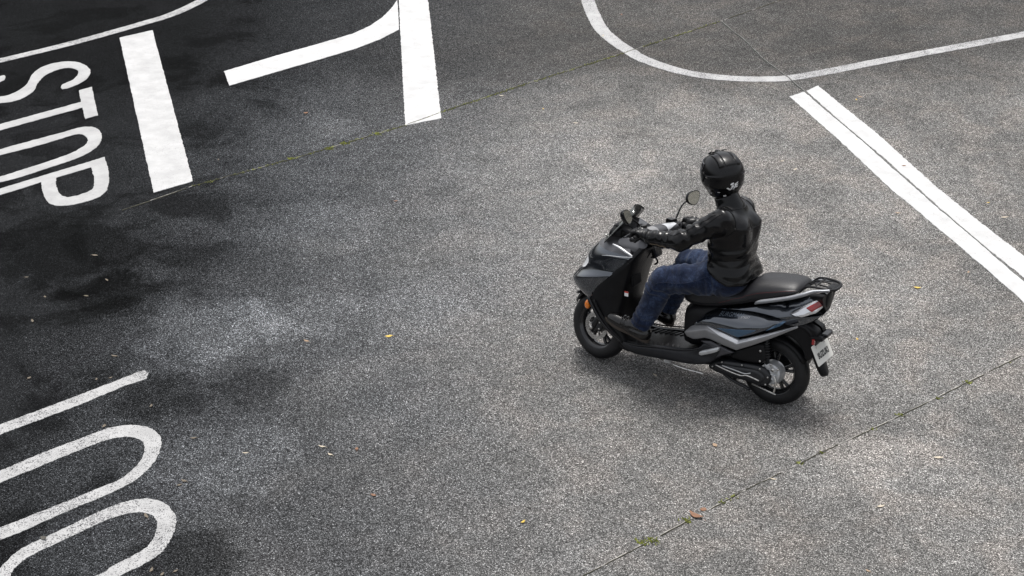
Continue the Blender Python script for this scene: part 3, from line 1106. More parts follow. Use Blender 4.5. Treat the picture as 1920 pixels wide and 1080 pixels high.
# ---- front fork, caliper, front fender
for s in (-1, 1):
    y = 0.075 * s
    a, b = Vector((1.29, y, 0.2325)), Vector((1.29, y, 0.2325)) + AX_D * 0.42 + Vector((-0.03, 0, 0))
    fk = part('fork_leg', SS(tube_mesh([a - AX_D * 0.03, a + AX_D * .02, a + AX_D * .16, a + AX_D * .165, b], [.018, .023, .022, .016, .016], 14)), 'engine_black')
part('axle', SS(tube_mesh([(1.29, -.1, .2325), (1.29, .098, .2325)], .010, 12)), 'steel')
part('axle_nut', SS(tube_mesh([(1.29, .098, .2325), (1.29, .108, .2325)], .014, 6)), 'steel', sharp=30)
cal = part('brake_caliper', SS(box((1.222, 0.072, 0.262), (0.05, 0.05, 0.085), Matrix.Rotation(rad(-25), 3, 'Y'))), 'engine_black', smooth=False)
bevel(cal, 0.010, 3)
for dz in (-.022, .022):
    part('bolt', SS(lathe_y([(0, -.004), (.006, -.004), (.006, .005), (0, .006)], (1.222, .098, .262 + dz), 10, False)), 'steel', cal)
part('brake_hose', SS(tube_mesh(catmull([(1.215, .085, .30), (1.18, .09, .38), (1.16, .085, .5)], 6), .0045, 6)), 'rubber')
rings = []
for k in range(15):
    a = rad(28 + 128 * k / 14)
    rr = 0.262 + 0.004 * math.sin(k * .45)
    w_ = 0.062 * (0.45 + 0.55 * min(1, k / 3.0, (14 - k) / 3 + .35))
    ring = []
    for j in range(9):
        t = -1 + 2 * j / 8
        dr = 0.03 * abs(t) ** 2.5
        ring.append((FW[0] + (rr - dr) * math.cos(a), t * w_, FW[2] + (rr - dr) * math.sin(a)))
    ring += [(x - .006 * math.cos(a), y * .97, z - .006 * math.sin(a)) for x, y, z in ring[::-1]]
    rings.append(ring)
part('front_fender', SS(loft(rings)), 'black_plastic')

# ---- leg shield (black): plan sections that open forward round the front wheel
rings = []
for z, xs, w, xr, xc in ((.225, 1.035, .185, .99, 1.02), (.26, 1.075, .190, 1.00, 1.02), (.325, 1.155, .190, 1.035, 1.02), (.39, 1.215, .185, 1.065, 1.02), (.472, 1.283, .172, 1.06, 1.01), (.56, 1.25, .172, 1.035, 1.04), (.645, 1.175, .176, 1.02, 1.08), (.72, 1.105, .180, 1.00, 1.07), (.80, 1.03, .180, .975, 1.02), (.86, .985, .172, .945, .96), (.905, .95, .150, .905, .93)):
    xm = min(xc, xs - .01)
    ring = [(xs, w, z), (xs - .035, w + .012, z), ((xs + xr) / 2, w + .010, z), (xr + .015, w + .004, z), (xr, w - .014, z), (xr - .012, w * .6, z), (xr - .02, 0, z), (xr - .012, -w * .6, z), (xr, -w + .014, z), (xr + .015, -w - .004, z), ((xs + xr) / 2, -w - .010, z), (xs - .035, -w - .012, z), (xs, -w, z),
            (xs - .012, -w + .018, z), (max(xm + .02, xr + .01), -w * .62, z), (max(xm, xr + .01), -w * .3, z), (max(xm, xr + .01), w * .3, z), (max(xm + .02, xr + .01), w * .62, z), (xs - .012, w - .018, z)]
    rings.append(ring)
shield = part('leg_shield', loft(rings), 'black_plastic', sharp=60)
# raised ridges running from the indicator down to the footboard
for dx, yy, r_ in ((0.0, .178, .013), (-.05, .197, .007)):
    pts = [(1.292 + dx, yy - .012, .485), (1.283 + dx, yy - .004, .472), (1.215 + dx, yy + .008, .388), (1.152 + dx, yy + .012, .325), (1.08 + dx, yy + .012, .272), (1.03 + dx * .3, yy + .012, .245)]
    for s in (1, -1):
        part('shield_ridge', tube_mesh(catmull([(x, y * s, z) for x, y, z in pts], 5), r_, 10), 'smooth_black' if r_ > .01 else 'black_plastic')
# glove box and key panel on the rear face
o = part('glove_box', box((1.000, .075, .68), (.02, .12, .13), Matrix.Rotation(rad(8), 3, 'Y')), 'black_plastic', smooth=False)
bevel(o, .012, 3)
o = part('key_panel', box((.935, -.075, .82), (.03, .10, .08), Matrix.Rotation(rad(15), 3, 'Y')), 'smooth_black', smooth=False)
bevel(o, .01, 3)
part('bag_hook', tube_mesh(catmull([(.935, .0, .80), (.90, .0, .80), (.885, .0, .775), (.905, .0, .755)], 5), .006, 8), 'smooth_black')
st = part('warning_sticker', box((1.003, .192, .588), (.028, .001, .034)), 'ink_white', smooth=False)
part('sticker_band', box((1.003, .1928, .600), (.028, .001, .010)), 'ink_red', st, smooth=False)

# ---- front fairing (glossy navy), a lofted nose with creases
nose = smooth_interp([.455, .47, .50, .535, .565, .60, .65, .70, .75, .80, .85, .90], [1.36, 1.40, 1.455, 1.486, 1.490, 1.468, 1.436, 1.412, 1.388, 1.352, 1.302, 1.245])
edge = interp([.455, .47, .49, .574, .645, .716, .81, .845, .862, .88, .90], [1.285, 1.287, 1.282, 1.238, 1.171, 1.098, 1.016, .983, 1.01, 1.07, 1.12])
wid = smooth_interp([.455, .50, .56, .62, .66, .70, .73, .78, .83, .86, .90], [.156, .162, .166, .168, .170, .174, .179, .187, .188, .174, .140])


def fair_pt(t, z, lift=0.0):
    """t: 0 nose centre .. 1 rear edge (left side), |t| mirrored"""
    s = 1 if t >= 0 else -1
    a = abs(t)
    xn, xe, w = nose(z), edge(z), wid(z)
    x = xn + (xe - xn) * (a ** 1.55)
    y = w * (math.sin(a * math.pi / 2) ** 0.9)
    # concave scoop under the crease
    cr = 0.600 + 0.120 * a            # crease line rising to the rear
    d = z - cr
    k = min(1, a / .3) * (1 - .45 * max(0, (a - .6) / .4))
    if d >= 0:
        off = -.004 * math.exp(-((d - .05) / .04) ** 2)
    elif d > -.05:
        q = -d / .05
        off = .030 * q * q * (3 - 2 * q)
    else:
        off = .030 - .34 * (-d - .05)
    y += k * off
    n = Vector((0.75 * (1 - a) + .12, 0.25 + 0.75 * a, 0.12)).normalized()
    return (x + n.x * lift, s * (y + n.y * lift * (1 if a > 0.02 else 0)), z + n.z * lift * 0)


def fair_patch(t0, t1, z0, z1, lift, nt_=28, nz=34, thick=.012, tz=None):
    rows = []
    for i in range(nz + 1):
        z = z0 + (z1 - z0) * i / nz
        a, b = (t0, t1) if tz is None else tz(z)
        rows.append([fair_pt(a + (b - a) * k / nt_, z, lift) for k in range(nt_ + 1)])
    V = [v for r in rows for v in r]
    n = nt_ + 1
    F = [(i * n + k, i * n + k + 1, (i + 1) * n + k + 1, (i + 1) * n + k) for i in range(nz) for k in range(nt_)]
    bd = [k for k in range(n)] + [i * n + nt_ for i in range(1, nz + 1)] + [nz * n + k for k in range(nt_ - 1, -1, -1)] + [i * n for i in range(nz - 1, 0, -1)]
    cx = nose((z0 + z1) / 2) - .25
    b = len(V)
    for i in bd:
        x, y, z = V[i]
        d = Vector((cx - x, -y, 0))
        d.normalize()
        V.append((x + d.x * thick, y + d.y * thick, z))
    m = len(bd)
    for i in range(m):
        j = (i + 1) % m
        F.append((bd[i], bd[j], b + j, b + i))
    return V, F


for s in (1, -1):
    part('front_fairing', fair_patch(.20 * s, 1.0 * s, .462, .845, .0, tz=lambda z: (s * (.36 * math.exp(-((z - .690) / .050) ** 4)), s * 1.0)), 'navy_paint', sharp=50)
# headlight set into the nose
part('headlight', fair_patch(-.42, .42, .630, .752, -.004, 26, 14), 'headlight_lens')
part('nose_beak', fair_patch(-.16, .16, .468, .625, .003, 20, 16), 'black_plastic')
# chin under the nose, ahead of the front wheel
part('chin', box((1.375, 0, .472), (.09, .13, .028), Matrix.Rotation(rad(8), 3, 'Y')), 'black_plastic', smooth=False)
# cowl (grey) above the crease, up to the screen
rings = []
for z, xn, xe, w in ((.842, 1.306, 1.00, .178), (.862, 1.290, 1.005, .168), (.885, 1.262, 1.01, .150), (.905, 1.235, 1.015, .128), (.918, 1.19, 1.03, .10)):
    ring = []
    for k in range(21):
        t = -1 + 2 * k / 20
        a = abs(t)
        ring.append((xn + (xe - xn) * a ** 1.8, math.copysign(w * math.sin(a * math.pi / 2) ** .85, t), z))
    ring += [(xe - .01, w * .7, z), (xe - .03, 0, z), (xe - .01, -w * .7, z)]
    rings.append(ring)
part('upper_cowl', loft(rings), 'cowl_grey', sharp=40)
# silver chevrons on the cowl's flanks
for s in (1, -1):
    pts = [(1.135, .160, .895), (1.085, .168, .886), (1.03, .176, .868), (.978, .180, .850)]
    part('chevron_trim', tube_mesh(catmull([(x, y * s, z) for x, y, z in pts], 5), [.006 + .004 * math.sin(k / 15 * math.pi) for k in range(16)], 8), 'silver_trim')
    pts = [(.976, .184, .846), (1.05, .192, .834), (1.14, .196, .826), (1.20, .186, .812)]
    part('fairing_crease', tube_mesh(catmull([(x, y * s, z) for x, y, z in pts], 5), [.004 - .0002 * k for k in range(16)], 8), 'silver_trim')
# grey dash side panels between cowl and handlebar
o = panel('dash_side', [(1.10, .895), (1.00, .868), (.965, .862), (.905, .915), (.93, .945), (1.02, .95), (1.10, .935)], lambda x, z: .150 - .55 * max(0, z - .90), 'cowl_grey', sc)
# instrument pod
rings = []
for x, z, w, h in ((.985, .925, .10, .02), (1.0, .955, .115, .035), (1.07, .985, .12, .03), (1.14, 1.005, .11, .018), (1.175, .995, .09, .008)):
    rings.append([(x, w * math.copysign(abs(math.cos(a)) ** .6, math.cos(a)), z + h * math.copysign(abs(math.sin(a)) ** .6, math.sin(a))) for a in [2 * math.pi * k / 24 for k in range(24)]])
pod = part('instrument_pod', loft(rings), 'black_plastic')
part('instrument_glass', box((1.045, 0, 1.006), (.075, .16, .006), Matrix.Rotation(rad(-20), 3, 'Y')), 'visor_smoke', pod, smooth=False)
part('visor_hood', loft([[(1.10 + .04 * math.cos(math.pi * k / 12) * 0, .13 * math.cos(math.pi * k / 12), .94 + .09 * math.sin(math.pi * k / 12) ** .6) for k in range(13)] + [(1.10, .115 * math.cos(math.pi * k / 12), .935 + .08 * math.sin(math.pi * k / 12) ** .6) for k in range(12, -1, -1)],
                         [(1.19, .12 * math.cos(math.pi * k / 12), .93 + .055 * math.sin(math.pi * k / 12) ** .6) for k in range(13)] + [(1.19, .105 * math.cos(math.pi * k / 12), .925 + .045 * math.sin(math.pi * k / 12) ** .6) for k in range(12, -1, -1)]]), 'black_plastic', pod)
# wind screen: a curved smoked sheet
rows = []
for i in range(13):
    t = i / 12
    x0 = 1.262 - .190 * t - .015 * math.sin(t * math.pi)
    z0 = .888 + .245 * t + .02 * math.sin(t * math.pi)
    w = .145 - .03 * t - .060 * t ** 4
    rows.append([(x0 - .055 * (q / 8) ** 2 * (1 - .3 * t), w * q / 8, z0 - .03 * abs(q / 8) ** 3 * t) for q in range(-8, 9)])
V = [v for r in rows for v in r]
nq = 17
F = [(i * nq + k, i * nq + k + 1, (i + 1) * nq + k + 1, (i + 1) * nq + k) for i in range(12) for k in range(16)]
scr = part('windscreen', (V, F), 'screen_smoke')
m_ = scr.modifiers.new('thick', 'SOLIDIFY')
m_.thickness = .004
rim_pts = [rows[i][0] for i in range(0, 13, 2)] + [rows[12][k] for k in range(2, 15, 2)] + [rows[i][16] for i in range(12, -1, -2)]
part('screen_edge', tube_mesh(catmull(rim_pts, 3), .0035, 6), 'smooth_black', scr)
for s in (-1, 1):
    part('screen_bolt', tube_mesh([(1.225, .085 * s, .915), (1.234, .088 * s, .922)], .007, 10), 'steel', scr)

# indicators
for s in (1, -1):
    ind = part('indicator', loft([[(1.303 + dx + r1 * .55 * math.cos(a), s * (.150 + yy), .435 + r1 * math.sin(a)) for a in [2 * math.pi * k / 16 for k in range(16)]] for dx, yy, r1 in ((0, .0, .034), (.002, .014, .033), (.004, .024, .026), (.005, .028, .012))]), 'amber_lens')
    part('indicator_rim', loft([[(1.30 + r1 * .6 * math.cos(a), s * yy, .435 + r1 * math.sin(a)) for a in [2 * math.pi * k / 16 for k in range(16)]] for yy, r1 in ((.12, .03), (.155, .041), (.160, .036), (.15, .03))]), 'black_plastic', ind)
    part('chin_fin', loft([[(1.40, .03 * s, .452), (1.40, .10 * s, .47), (1.40, .10 * s, .488), (1.40, .03 * s, .47)], [(1.46, .03 * s, .445), (1.45, .06 * s, .448), (1.45, .06 * s, .455), (1.46, .03 * s, .455)]]), 'black_plastic')

# ---- handlebar assembly (turned with the fork)
HB = (.858, .972)


def hbar(s):
    return [(HB[0] + .06, 0, HB[1] - .02), (HB[0] + .055, .08 * s, HB[1] + .0), (HB[0] + .03, .16 * s, HB[1] + .028), (HB[0] + .0, .22 * s, HB[1] + .038), (HB[0] - .022, .29 * s, HB[1] + .036), (HB[0] - .036, .345 * s, HB[1] + .032)]


for s in (1, -1):
    path = catmull([Vector(p) for p in hbar(s)], 6)
    part('handlebar', SS(tube_mesh(path, .0115, 12)), 'smooth_black')
    gp = [p for p in path if abs(p[1]) > .205]
    gr = part('grip', SS(tube_mesh(gp, [.0175 if k % 2 else .0165 for k in range(len(gp))], 14)), 'rubber')
    e = gp[-1]
    part('bar_end', SS(tube_mesh([e, (e[0] - .006, e[1] + .022 * s, e[2])], [.018, .014], 14)), 'smooth_black')
    # switch housing
    o = part('switch_housing', SS(box((HB[0] + .022, .175 * s, HB[1] + .032), (.062, .062, .056), Matrix.Rotation(rad(-14 * s), 3, 'Z'))), 'black_plastic', smooth=False)
    bevel(o, .012, 3)
    # lever
    part('brake_lever', SS(tube_mesh(catmull([(HB[0] + .06, .165 * s, HB[1] + .03), (HB[0] + .082, .20 * s, HB[1] + .028), (HB[0] + .068, .27 * s, HB[1] + .022), (HB[0] + .045, .335 * s, HB[1] + .020)], 6), [.009 - .0001 * k for k in range(19)], 8, .6)), 'smooth_black')
    part('brake_reservoir', SS(box((HB[0] + .055, .150 * s, HB[1] + .062), (.045, .05, .03))), 'smooth_black', smooth=False)
    # mirror
    mr = part('mirror', SS(tube_mesh(catmull([(HB[0] + .04, .180 * s, HB[1] + .05), (HB[0] + .045, .195 * s, HB[1] + .085), (HB[0] + .055, .250 * s, HB[1] + .125 + (.0 if s > 0 else .025)), (HB[0] + .045, .292 * s, HB[1] + .146 + (.0 if s > 0 else .036))], 6), .0062, 8)), 'smooth_black')
    part('stem_boot', SS(tube_mesh([(HB[0] + .04, .180 * s, HB[1] + .045), (HB[0] + .045, .190 * s, HB[1] + .078)], [.013, .008], 10)), 'rubber', mr)
    dz_ = .0 if s > 0 else .036
    mc = Vector((HB[0] + .035, .335 * s, HB[1] + .158 + dz_))
    fwd = Vector((1, .34 if s > 0 else -.10, -.45 if s > 0 else -.24)).normalized()
    sid = Vector((0, 1, 0)) - fwd * fwd.y
    sid = (sid.normalized()) * s
    upv = fwd.cross(sid).normalized()
    if upv.z < 0:
        upv = -upv
    shape = catmull([(-.055, -.016), (-.058, .012), (-.036, .040), (.010, .050), (.052, .044), (.064, .026), (.052, -.014), (.018, -.044), (-.024, -.040)], 4, True)
    rings = []
    for d, k in ((-.004, .93), (-.006, .99), (.0, 1.03), (.014, .96), (.026, .74), (.032, .40)):
        rings.append([tuple(mc + fwd * d + sid * (a * k) + upv * (b * k)) for a, b in shape])
    part('mirror_shell', SS(loft(rings)), 'smooth_black', mr, sharp=50)
    part('mirror_glass', SS(loft([[tuple(mc + fwd * d + sid * (a * .90) + upv * (b * .89)) for a, b in shape] for d in (-.0075, -.004)])), 'mirror_glass', mr, smooth=False)
# handlebar cover: a wide moulded hump with a silver inlay facing the rider
rings = []
for k in range(17):
    t = -1 + 2 * k / 16
    y = .185 * t
    xc, zc = HB[0] + .055 - .03 * abs(t) ** 2, HB[1] + .0 + .028 * abs(t) ** 1.6
    rx, rz = .062 * (1 - .38 * t * t), .050 * (1 - .35 * t * t)
    rings.append([(xc + rx * math.copysign(abs(math.cos(a)) ** .8, math.cos(a)) - .010 * math.sin(a), y, zc + rz * math.copysign(abs(math.sin(a)) ** .8, math.sin(a))) for a in [2 * math.pi * j / 24 for j in range(24)]])
hc = part('handlebar_cover', SS(loft(rings)), 'dark_grey_trim')
for s in (1, -1):
    rows = []
    for i in range(9):
        y = (.045 + .095 * i / 8) * s
        t = abs(y) / .185
        xc, zc = HB[0] + .055 - .03 * t ** 2, HB[1] + .028 * t ** 1.6
        rx, rz = .062 * (1 - .38 * t * t) + .003, .050 * (1 - .35 * t * t) + .003
        lo_, hi_ = 1.50 + .1 * i / 8, 2.85 - .75 * (i / 8)
        rows.append([(xc + rx * math.copysign(abs(math.cos(a)) ** .8, math.cos(a)) - .010 * math.sin(a), y, zc + rz * math.copysign(abs(math.sin(a)) ** .8, math.sin(a))) for a in [lo_ + (hi_ - lo_) * j / 8 for j in range(9)]])
    V = [v for r in rows for v in r]
    F = [(i * 9 + k, i * 9 + k + 1, (i + 1) * 9 + k + 1, (i + 1) * 9 + k) for i in range(8) for k in range(8)]
    part('cover_inlay', SS((V, F)), 'grey_trim' if s > 0 else 'silver_trim', hc)
    part('cover_bolt', SS(tube_mesh([(HB[0] + .01, .035 * s, HB[1] + .02), (HB[0] - .004, .035 * s, HB[1] + .024)], .006, 8)), 'steel', hc)
part('steering_column', SS(tube_mesh([AX_P + AX_D * .40, AX_P + AX_D * .83], .03, 14)), 'black_plastic')

# ---- footboard
fl_pts = [(.42, .300), (.52, .290), (.60, .276), (.69, .264), (.78, .254), (.92, .236), (1.0, .236), (1.05, .262)]
rings = []
for x, z in catmull(fl_pts, 4):
    w = .186
    rings.append([(x, -w, z - .05), (x, -w, z - .004), (x, -w + .012, z + .002), (x, -w + .03, z), (x, -.12, z - .002), (x, 0, z + .002), (x, .12, z - .002), (x, w - .03, z), (x, w - .012, z + .002), (x, w, z - .004), (x, w, z - .05), (x, 0, z - .06)])
fb = part('footboard', loft(rings), 'black_plastic', sharp=50)
for s in (1, -1):
    for k in range(9):
        x0 = .64 + .038 * k
        zz = interp([p[0] for p in fl_pts], [p[1] for p in fl_pts])(x0)
        part('mat_rib', box((x0, .125 * s, zz + .002), (.012, .085, .006), Matrix.Rotation(rad(20 * s), 3, 'Z')), 'rubber', fb, smooth=False)
BELLY = [(1.030, .245), (.920, .243), (.782, .266), (.692, .278), (.602, .290), (.524, .307), (.470, .334), (.428, .377), (.383, .374), (.327, .350), (.303, .324), (.376, .259), (.429, .229), (.529, .205), (.687, .190), (.801, .178), (.916, .170), (.985, .188)]
panel('belly_panel', BELLY, lambda x, z: .188 + .010 * math.sin(max(0, min(1, (z - .17) / .12)) * math.pi) - .22 * max(0, .225 - z), 'belly_plastic', sc, t=.03, r=.014)
for s in (1, -1):
    pts = [(1.03, .196 * s, .246), (.92, .199 * s, .248), (.782, .201 * s, .270), (.692, .201 * s, .282), (.602, .201 * s, .295), (.524, .200 * s, .312), (.46, .199 * s, .338)]
    part('footboard_edge', tube_mesh(catmull(pts, 5), .0055, 8), 'smooth_black')
rings = []
for x, zt, zb, w in ((1.02, .23, .185, .10), (.95, .23, .165, .16), (.8, .24, .165, .165), (.6, .27, .18, .165), (.42, .30, .20, .15), (.34, .31, .24, .12)):
    rings.append([(x, w * math.copysign(abs(math.cos(a)) ** .5, math.cos(a)), (zt + zb) / 2 + (zt - zb) / 2 * math.copysign(abs(math.sin(a)) ** .5, math.sin(a))) for a in [2 * math.pi * k / 20 for k in range(20)]])
part('underbody', loft(rings), 'engine_black')
# passenger peg folded into the flank
for s in (1, -1):
    part('pillion_peg', loft([[(x, s * (.205 + yy), z + h * k) for yy, k in ((-.012, -1), (.008, -.9), (.014, .3), (.008, 1), (-.012, 1))] for x, z, h in ((.445, .312, .010), (.43, .316, .016), (.36, .348, .016), (.325, .366, .015), (.312, .372, .009))]), 'alloy', sharp=60)

# ---- rear body: black core, painted panels, grey trim
wx = interp([-.33, -.28, -.2, -.1, 0.0, .1, .2, .3, .4, .5, .56, .62], [.050, .085, .118, .146, .166, .176, .180, .178, .168, .150, .138, .120])


def wr(x, z):
    zc = .565 - .25 * min(0, x) * .9
    up = max(0, z - zc)
    return wx(x) * (1 - .9 * max(0, zc - z) ** 2) - .30 * up - 1.6 * up * up


rings = []
for x, zt, zb in ((.615, .56, .30), (.57, .59, .29), (.48, .61, .30), (.38, .64, .34), (.26, .67, .37), (.14, .70, .42), (.02, .74, .49), (-.1, .775, .56), (-.2, .80, .61), (-.28, .835, .67), (-.315, .845, .72)):
    ring = []
    for k in range(28):
        a = 2 * math.pi * k / 28
        z = (zt + zb) / 2 + (zt - zb) / 2 * math.copysign(abs(math.sin(a)) ** .55, math.sin(a))
        ring.append((x, (wr(x, z) - (.014 if x > .53 else .030 if x > .45 else .060)) * math.copysign(abs(math.cos(a)) ** .45, math.cos(a)), z))
    rings.append(ring)
part('rear_body', loft(rings), 'black_plastic', sharp=60)
SIDE_COVER=[(0.529,0.468),(0.504,0.508),(0.457,0.565),(0.394,0.602),(0.297,0.631),(0.190,0.650),(0.084,0.657),(-0.055,0.652),(-0.098,0.643),(-0.069,0.610),(0.043,0.545),(0.199,0.470),(0.298,0.481),(0.386,0.491),(0.463,0.486)]
REFLECTION=[(0.352,0.501),(0.074,0.552),(0.114,0.524),(0.197,0.475)]
REFLECTION2=[(-0.080,0.639),(-0.025,0.597),(0.020,0.557),(-0.067,0.604),(-0.101,0.640)]
TAIL=[(0.367,0.617),(0.197,0.668),(0.102,0.696),(-0.012,0.732),(-0.099,0.756),(-0.188,0.790),(-0.308,0.855),(-0.305,0.821),(-0.192,0.746),(-0.117,0.691),(-0.190,0.677),(-0.259,0.689),(-0.290,0.692),(-0.252,0.649),(-0.160,0.602),(-0.085,0.613),(-0.050,0.651),(0.089,0.660),(0.196,0.651),(0.303,0.633)]
TRIM=[(0.595,0.401),(0.558,0.443),(0.515,0.470),(0.428,0.493),(0.305,0.475),(0.195,0.451),(0.070,0.511),(-0.033,0.558),(-0.170,0.621),(-0.176,0.612),(0.055,0.468),(0.206,0.381),(0.288,0.390),(0.344,0.398),(0.400,0.406),(0.444,0.400),(0.498,0.376),(0.530,0.365),(0.576,0.373)]
TRIM_HI=[(0.436,0.493),(0.303,0.477),(0.192,0.454),(0.067,0.513),(-0.172,0.623),(0.066,0.499),(0.196,0.434),(0.324,0.461)]
TRIM2=[(0.451,0.389),(0.386,0.402),(0.219,0.366),(0.303,0.323),(0.335,0.304),(0.316,0.347),(0.384,0.374)]
LAMP=[(-0.115,0.689),(-0.202,0.757),(-0.315,0.832),(-0.310,0.765),(-0.268,0.713),(-0.188,0.676)]
LAMPRED=[(-0.203,0.740),(-0.300,0.815),(-0.309,0.770),(-0.246,0.722)]
CVT=[(0.412,0.207),(0.333,0.271),(0.180,0.285),(0.062,0.297),(0.006,0.279),(-0.024,0.238),(-0.012,0.180),(0.030,0.164),(0.171,0.165),(0.349,0.174)]
AIRBOX=[(0.240,0.349),(0.074,0.450),(0.028,0.419),(0.036,0.320),(0.236,0.301)]
cov_top = interp([.50, .457, .394, .297, .19, .084, -.055], [.51, .565, .602, .631, .650, .657, .652])
cov_bot = interp([.53, .463, .386, .298, .199, .043, -.069], [.468, .486, .491, .481, .470, .545, .610])


def cover_y(x, z):
    a, b = cov_bot(x), cov_top(x)
    t = max(0, min(1, (z - a) / max(.02, b - a)))
    k = min(1, (b - a) / .10)
    return wr(x, min(z, .60)) + .006 + k * (.004 - 0.13 * max(0, t - .30) ** 1.6 - .012 * max(0, .35 - t))


def tail_y(x, z):
    low = interp([.367, .303, .196, .089, -.05, -.10, -.2, -.3], [.60, .62, .64, .65, .655, .67, .70, .75])(x)
    return wx(x) * .985 - .012 - .75 * max(0, z - low) + .004 - .3 * max(0, low - z)


panel('side_cover', SIDE_COVER, cover_y, 'navy_paint', sc, t=.030, r=.016, step=.010)
panel('blue_reflection', REFLECTION, lambda x, z: cover_y(x, z) + .002, 'blue_reflection', sc, t=.004, r=.002, smooth_outline=False)  # lighter blue facet reflection, painted on as a thin panel
panel('blue_reflection', REFLECTION2, lambda x, z: max(cover_y(x, z), tail_y(x, z)) + .002, 'blue_reflection', sc, t=.004, r=.002, smooth_outline=False)
panel('tail_fairing', TAIL, tail_y, 'navy_paint', sc, t=.030, r=.008, step=.010)


def trim_y(x, z):
    ridge = interp([.60, .43, .324, .196, .066, -.17], [.40, .470, .458, .430, .496, .618])(x)
    return wr(x, min(z, .56)) + .022 - 1.1 * max(0, z - ridge) - .30 * max(0, ridge - z)


panel('grey_side_trim', TRIM, trim_y, 'grey_trim', sc, t=.022, r=.006, smooth_outline=False, step=.008)
panel('highlight_strip', TRIM_HI, lambda x, z: trim_y(x, z) + .006, 'silver_trim', sc, t=.010, r=.002, smooth_outline=False, step=.008)  # bright top facet of the grey trim; highlight put into its colour
panel('lower_trim', TRIM2, lambda x, z: .196, 'dark_grey_trim', sc, t=.012, r=.006, smooth_outline=False)
# badge lettering on the side cover
for s in (1, -1):
    for body, size, cx, cz, mat in (('BURGMAN', .032, .275 if s > 0 else .20, .598, 'ink_grey'), ('STREET', .017, .175 if s > 0 else .30, .603 if s > 0 else .575, 'ink_white')):
        V, F = text_mesh(body, size, 0.0, 0.0, .25, 1.08)
        V = [(cx - s * v[0] * 1.0, v[1] + cz + .16 * s * v[0], 0) for v in V]
        V2 = []
        for x, z, _ in V:
            V2.append((x, s * (cover_y(x, z) + .0012), z))
        part('badge_lettering', (V2, F), mat, smooth=False)
# tail lamps
for s in (1, -1):
    tl = build('tail_lamp', *panel_mesh(LAMP, lambda x, z: tail_y(x, min(z, .72)) + .008 - .35 * max(0, z - .72), side=s, t=.02, r=.010, smooth_outline=False), 'clear_lens', sc, sharp=50)
    build('red_lens', *panel_mesh(LAMPRED, lambda x, z: tail_y(x, min(z, .72)) + .011 - .35 * max(0, z - .72), side=s, t=.006, r=.006, smooth_outline=False), 'red_lens', tl, sharp=50)
part('tail_cap', loft([[(-.308 - d, w * math.cos(a), .785 + h * math.sin(a) + d) for a in [2 * math.pi * k / 20 for k in range(20)]] for d, w, h in ((0, .055, .06), (.012, .048, .052), (.018, .03, .035))]), 'black_plastic')

# ---- seat
seat_st = [(.640, .672, .625, .070), (.628, .705, .600, .100), (.58, .742, .582, .122), (.50, .765, .590, .138), (.42, .770, .608, .148), (.33, .772, .635, .156), (.25, .778, .664, .160), (.20, .795, .682, .160), (.165, .835, .694, .160), (.13, .858, .706, .160), (.06, .872, .732, .158), (-.03, .884, .770, .152), (-.10, .888, .800, .142), (-.145, .880, .822, .122), (-.165, .862, .838, .085)]
rings = []
for i, (x, zt, zb, w) in enumerate([tuple(v) for v in catmull(seat_st, 3)]):
    ring = []
    h = zt - zb
    for k in range(32):
        a = 2 * math.pi * k / 32
        c_, s_ = math.cos(a), math.sin(a)
        yy = w * math.copysign(abs(c_) ** .62, c_)
        zz = (zt + zb) / 2 + h / 2 * math.copysign(abs(s_) ** (.55 if s_ > 0 else .35), s_)
        crown = -.018 * (yy / w) ** 2 if s_ > 0 else 0
        ring.append((x, yy * (1 - .10 * max(0, s_)), zz + crown))
    rings.append(ring)
seat = part('seat', loft(rings), 'seat_vinyl')
tree = bvh_of(seat)
for s in (1, -1):
    pts = [(.36, .17 * s, .665), (.322, .18 * s, .680), (.218, .18 * s, .735), (.113, .18 * s, .782), (.0, .17 * s, .828), (-.093, .165 * s, .855), (-.14, .13 * s, .872)]
    part('red_stitching', tube_mesh(on_surface(tree, catmull(pts, 8), .0003), .0009, 5), 'red_thread', seat)
    part('seat_piping', tube_mesh(on_surface(tree, catmull([(.60, .16 * s, .60), (.477, .2 * s, .602), (.316, .2 * s, .651), (.115, .2 * s, .722), (-.049, .19 * s, .785), (-.14, .16 * s, .83)], 8), .001), .004, 6), 'black_plastic', seat)

# ---- grab rail, rack
for s in (1, -1):
    gpts = [(.112, .150, .712), (.08, .166, .738), (-.02, .172, .776), (-.12, .165, .812), (-.20, .148, .846), (-.25, .118, .868), (-.31, .098, .880), (-.345, .080, .884)]
    path = catmull([(x, y * s, z) for x, y, z in gpts], 5)
    rr = [.006 + .012 * min(1, i / 6) * (1 if i < 20 else max(.45, 1 - (i - 20) / 18)) for i in range(len(path))]
    part('grab_rail', tube_mesh(path, rr, 12, .72), 'rail_grey')
    part('rail_foot', tube_mesh([(-.05, .15 * s, .785), (-.06, .12 * s, .77)], .012, 8), 'black_plastic')
loop = [(-.15, .085, .840), (-.185, .090, .878), (-.22, .092, .896), (-.30, .088, .900), (-.350, .072, .896), (-.368, .04, .893), (-.372, 0, .892)]
loop = loop + [(x, -y, z) for x, y, z in loop[-2::-1]]
rack = part('luggage_rack', tube_mesh(catmull([(x, y, z - .010) for x, y, z in loop], 4), .0095, 10, .8), 'black_plastic')
part('rack_plate', loft([[(-.372, y, .885), (-.378, y, .878), (-.368, y, .870), (-.318, y, .878), (-.312, y, .888)] for y in (-.05, -.045, 0, .045, .05)]), 'black_plastic', rack, sharp=50)
for y in (-.032, .032):
    part('rack_bar', tube_mesh(catmull([(-.15, y * .85, .845), (-.195, y * .9, .872), (-.23, y, .888), (-.33, y, .883)], 5), .007, 8, .8), 'black_plastic', rack)
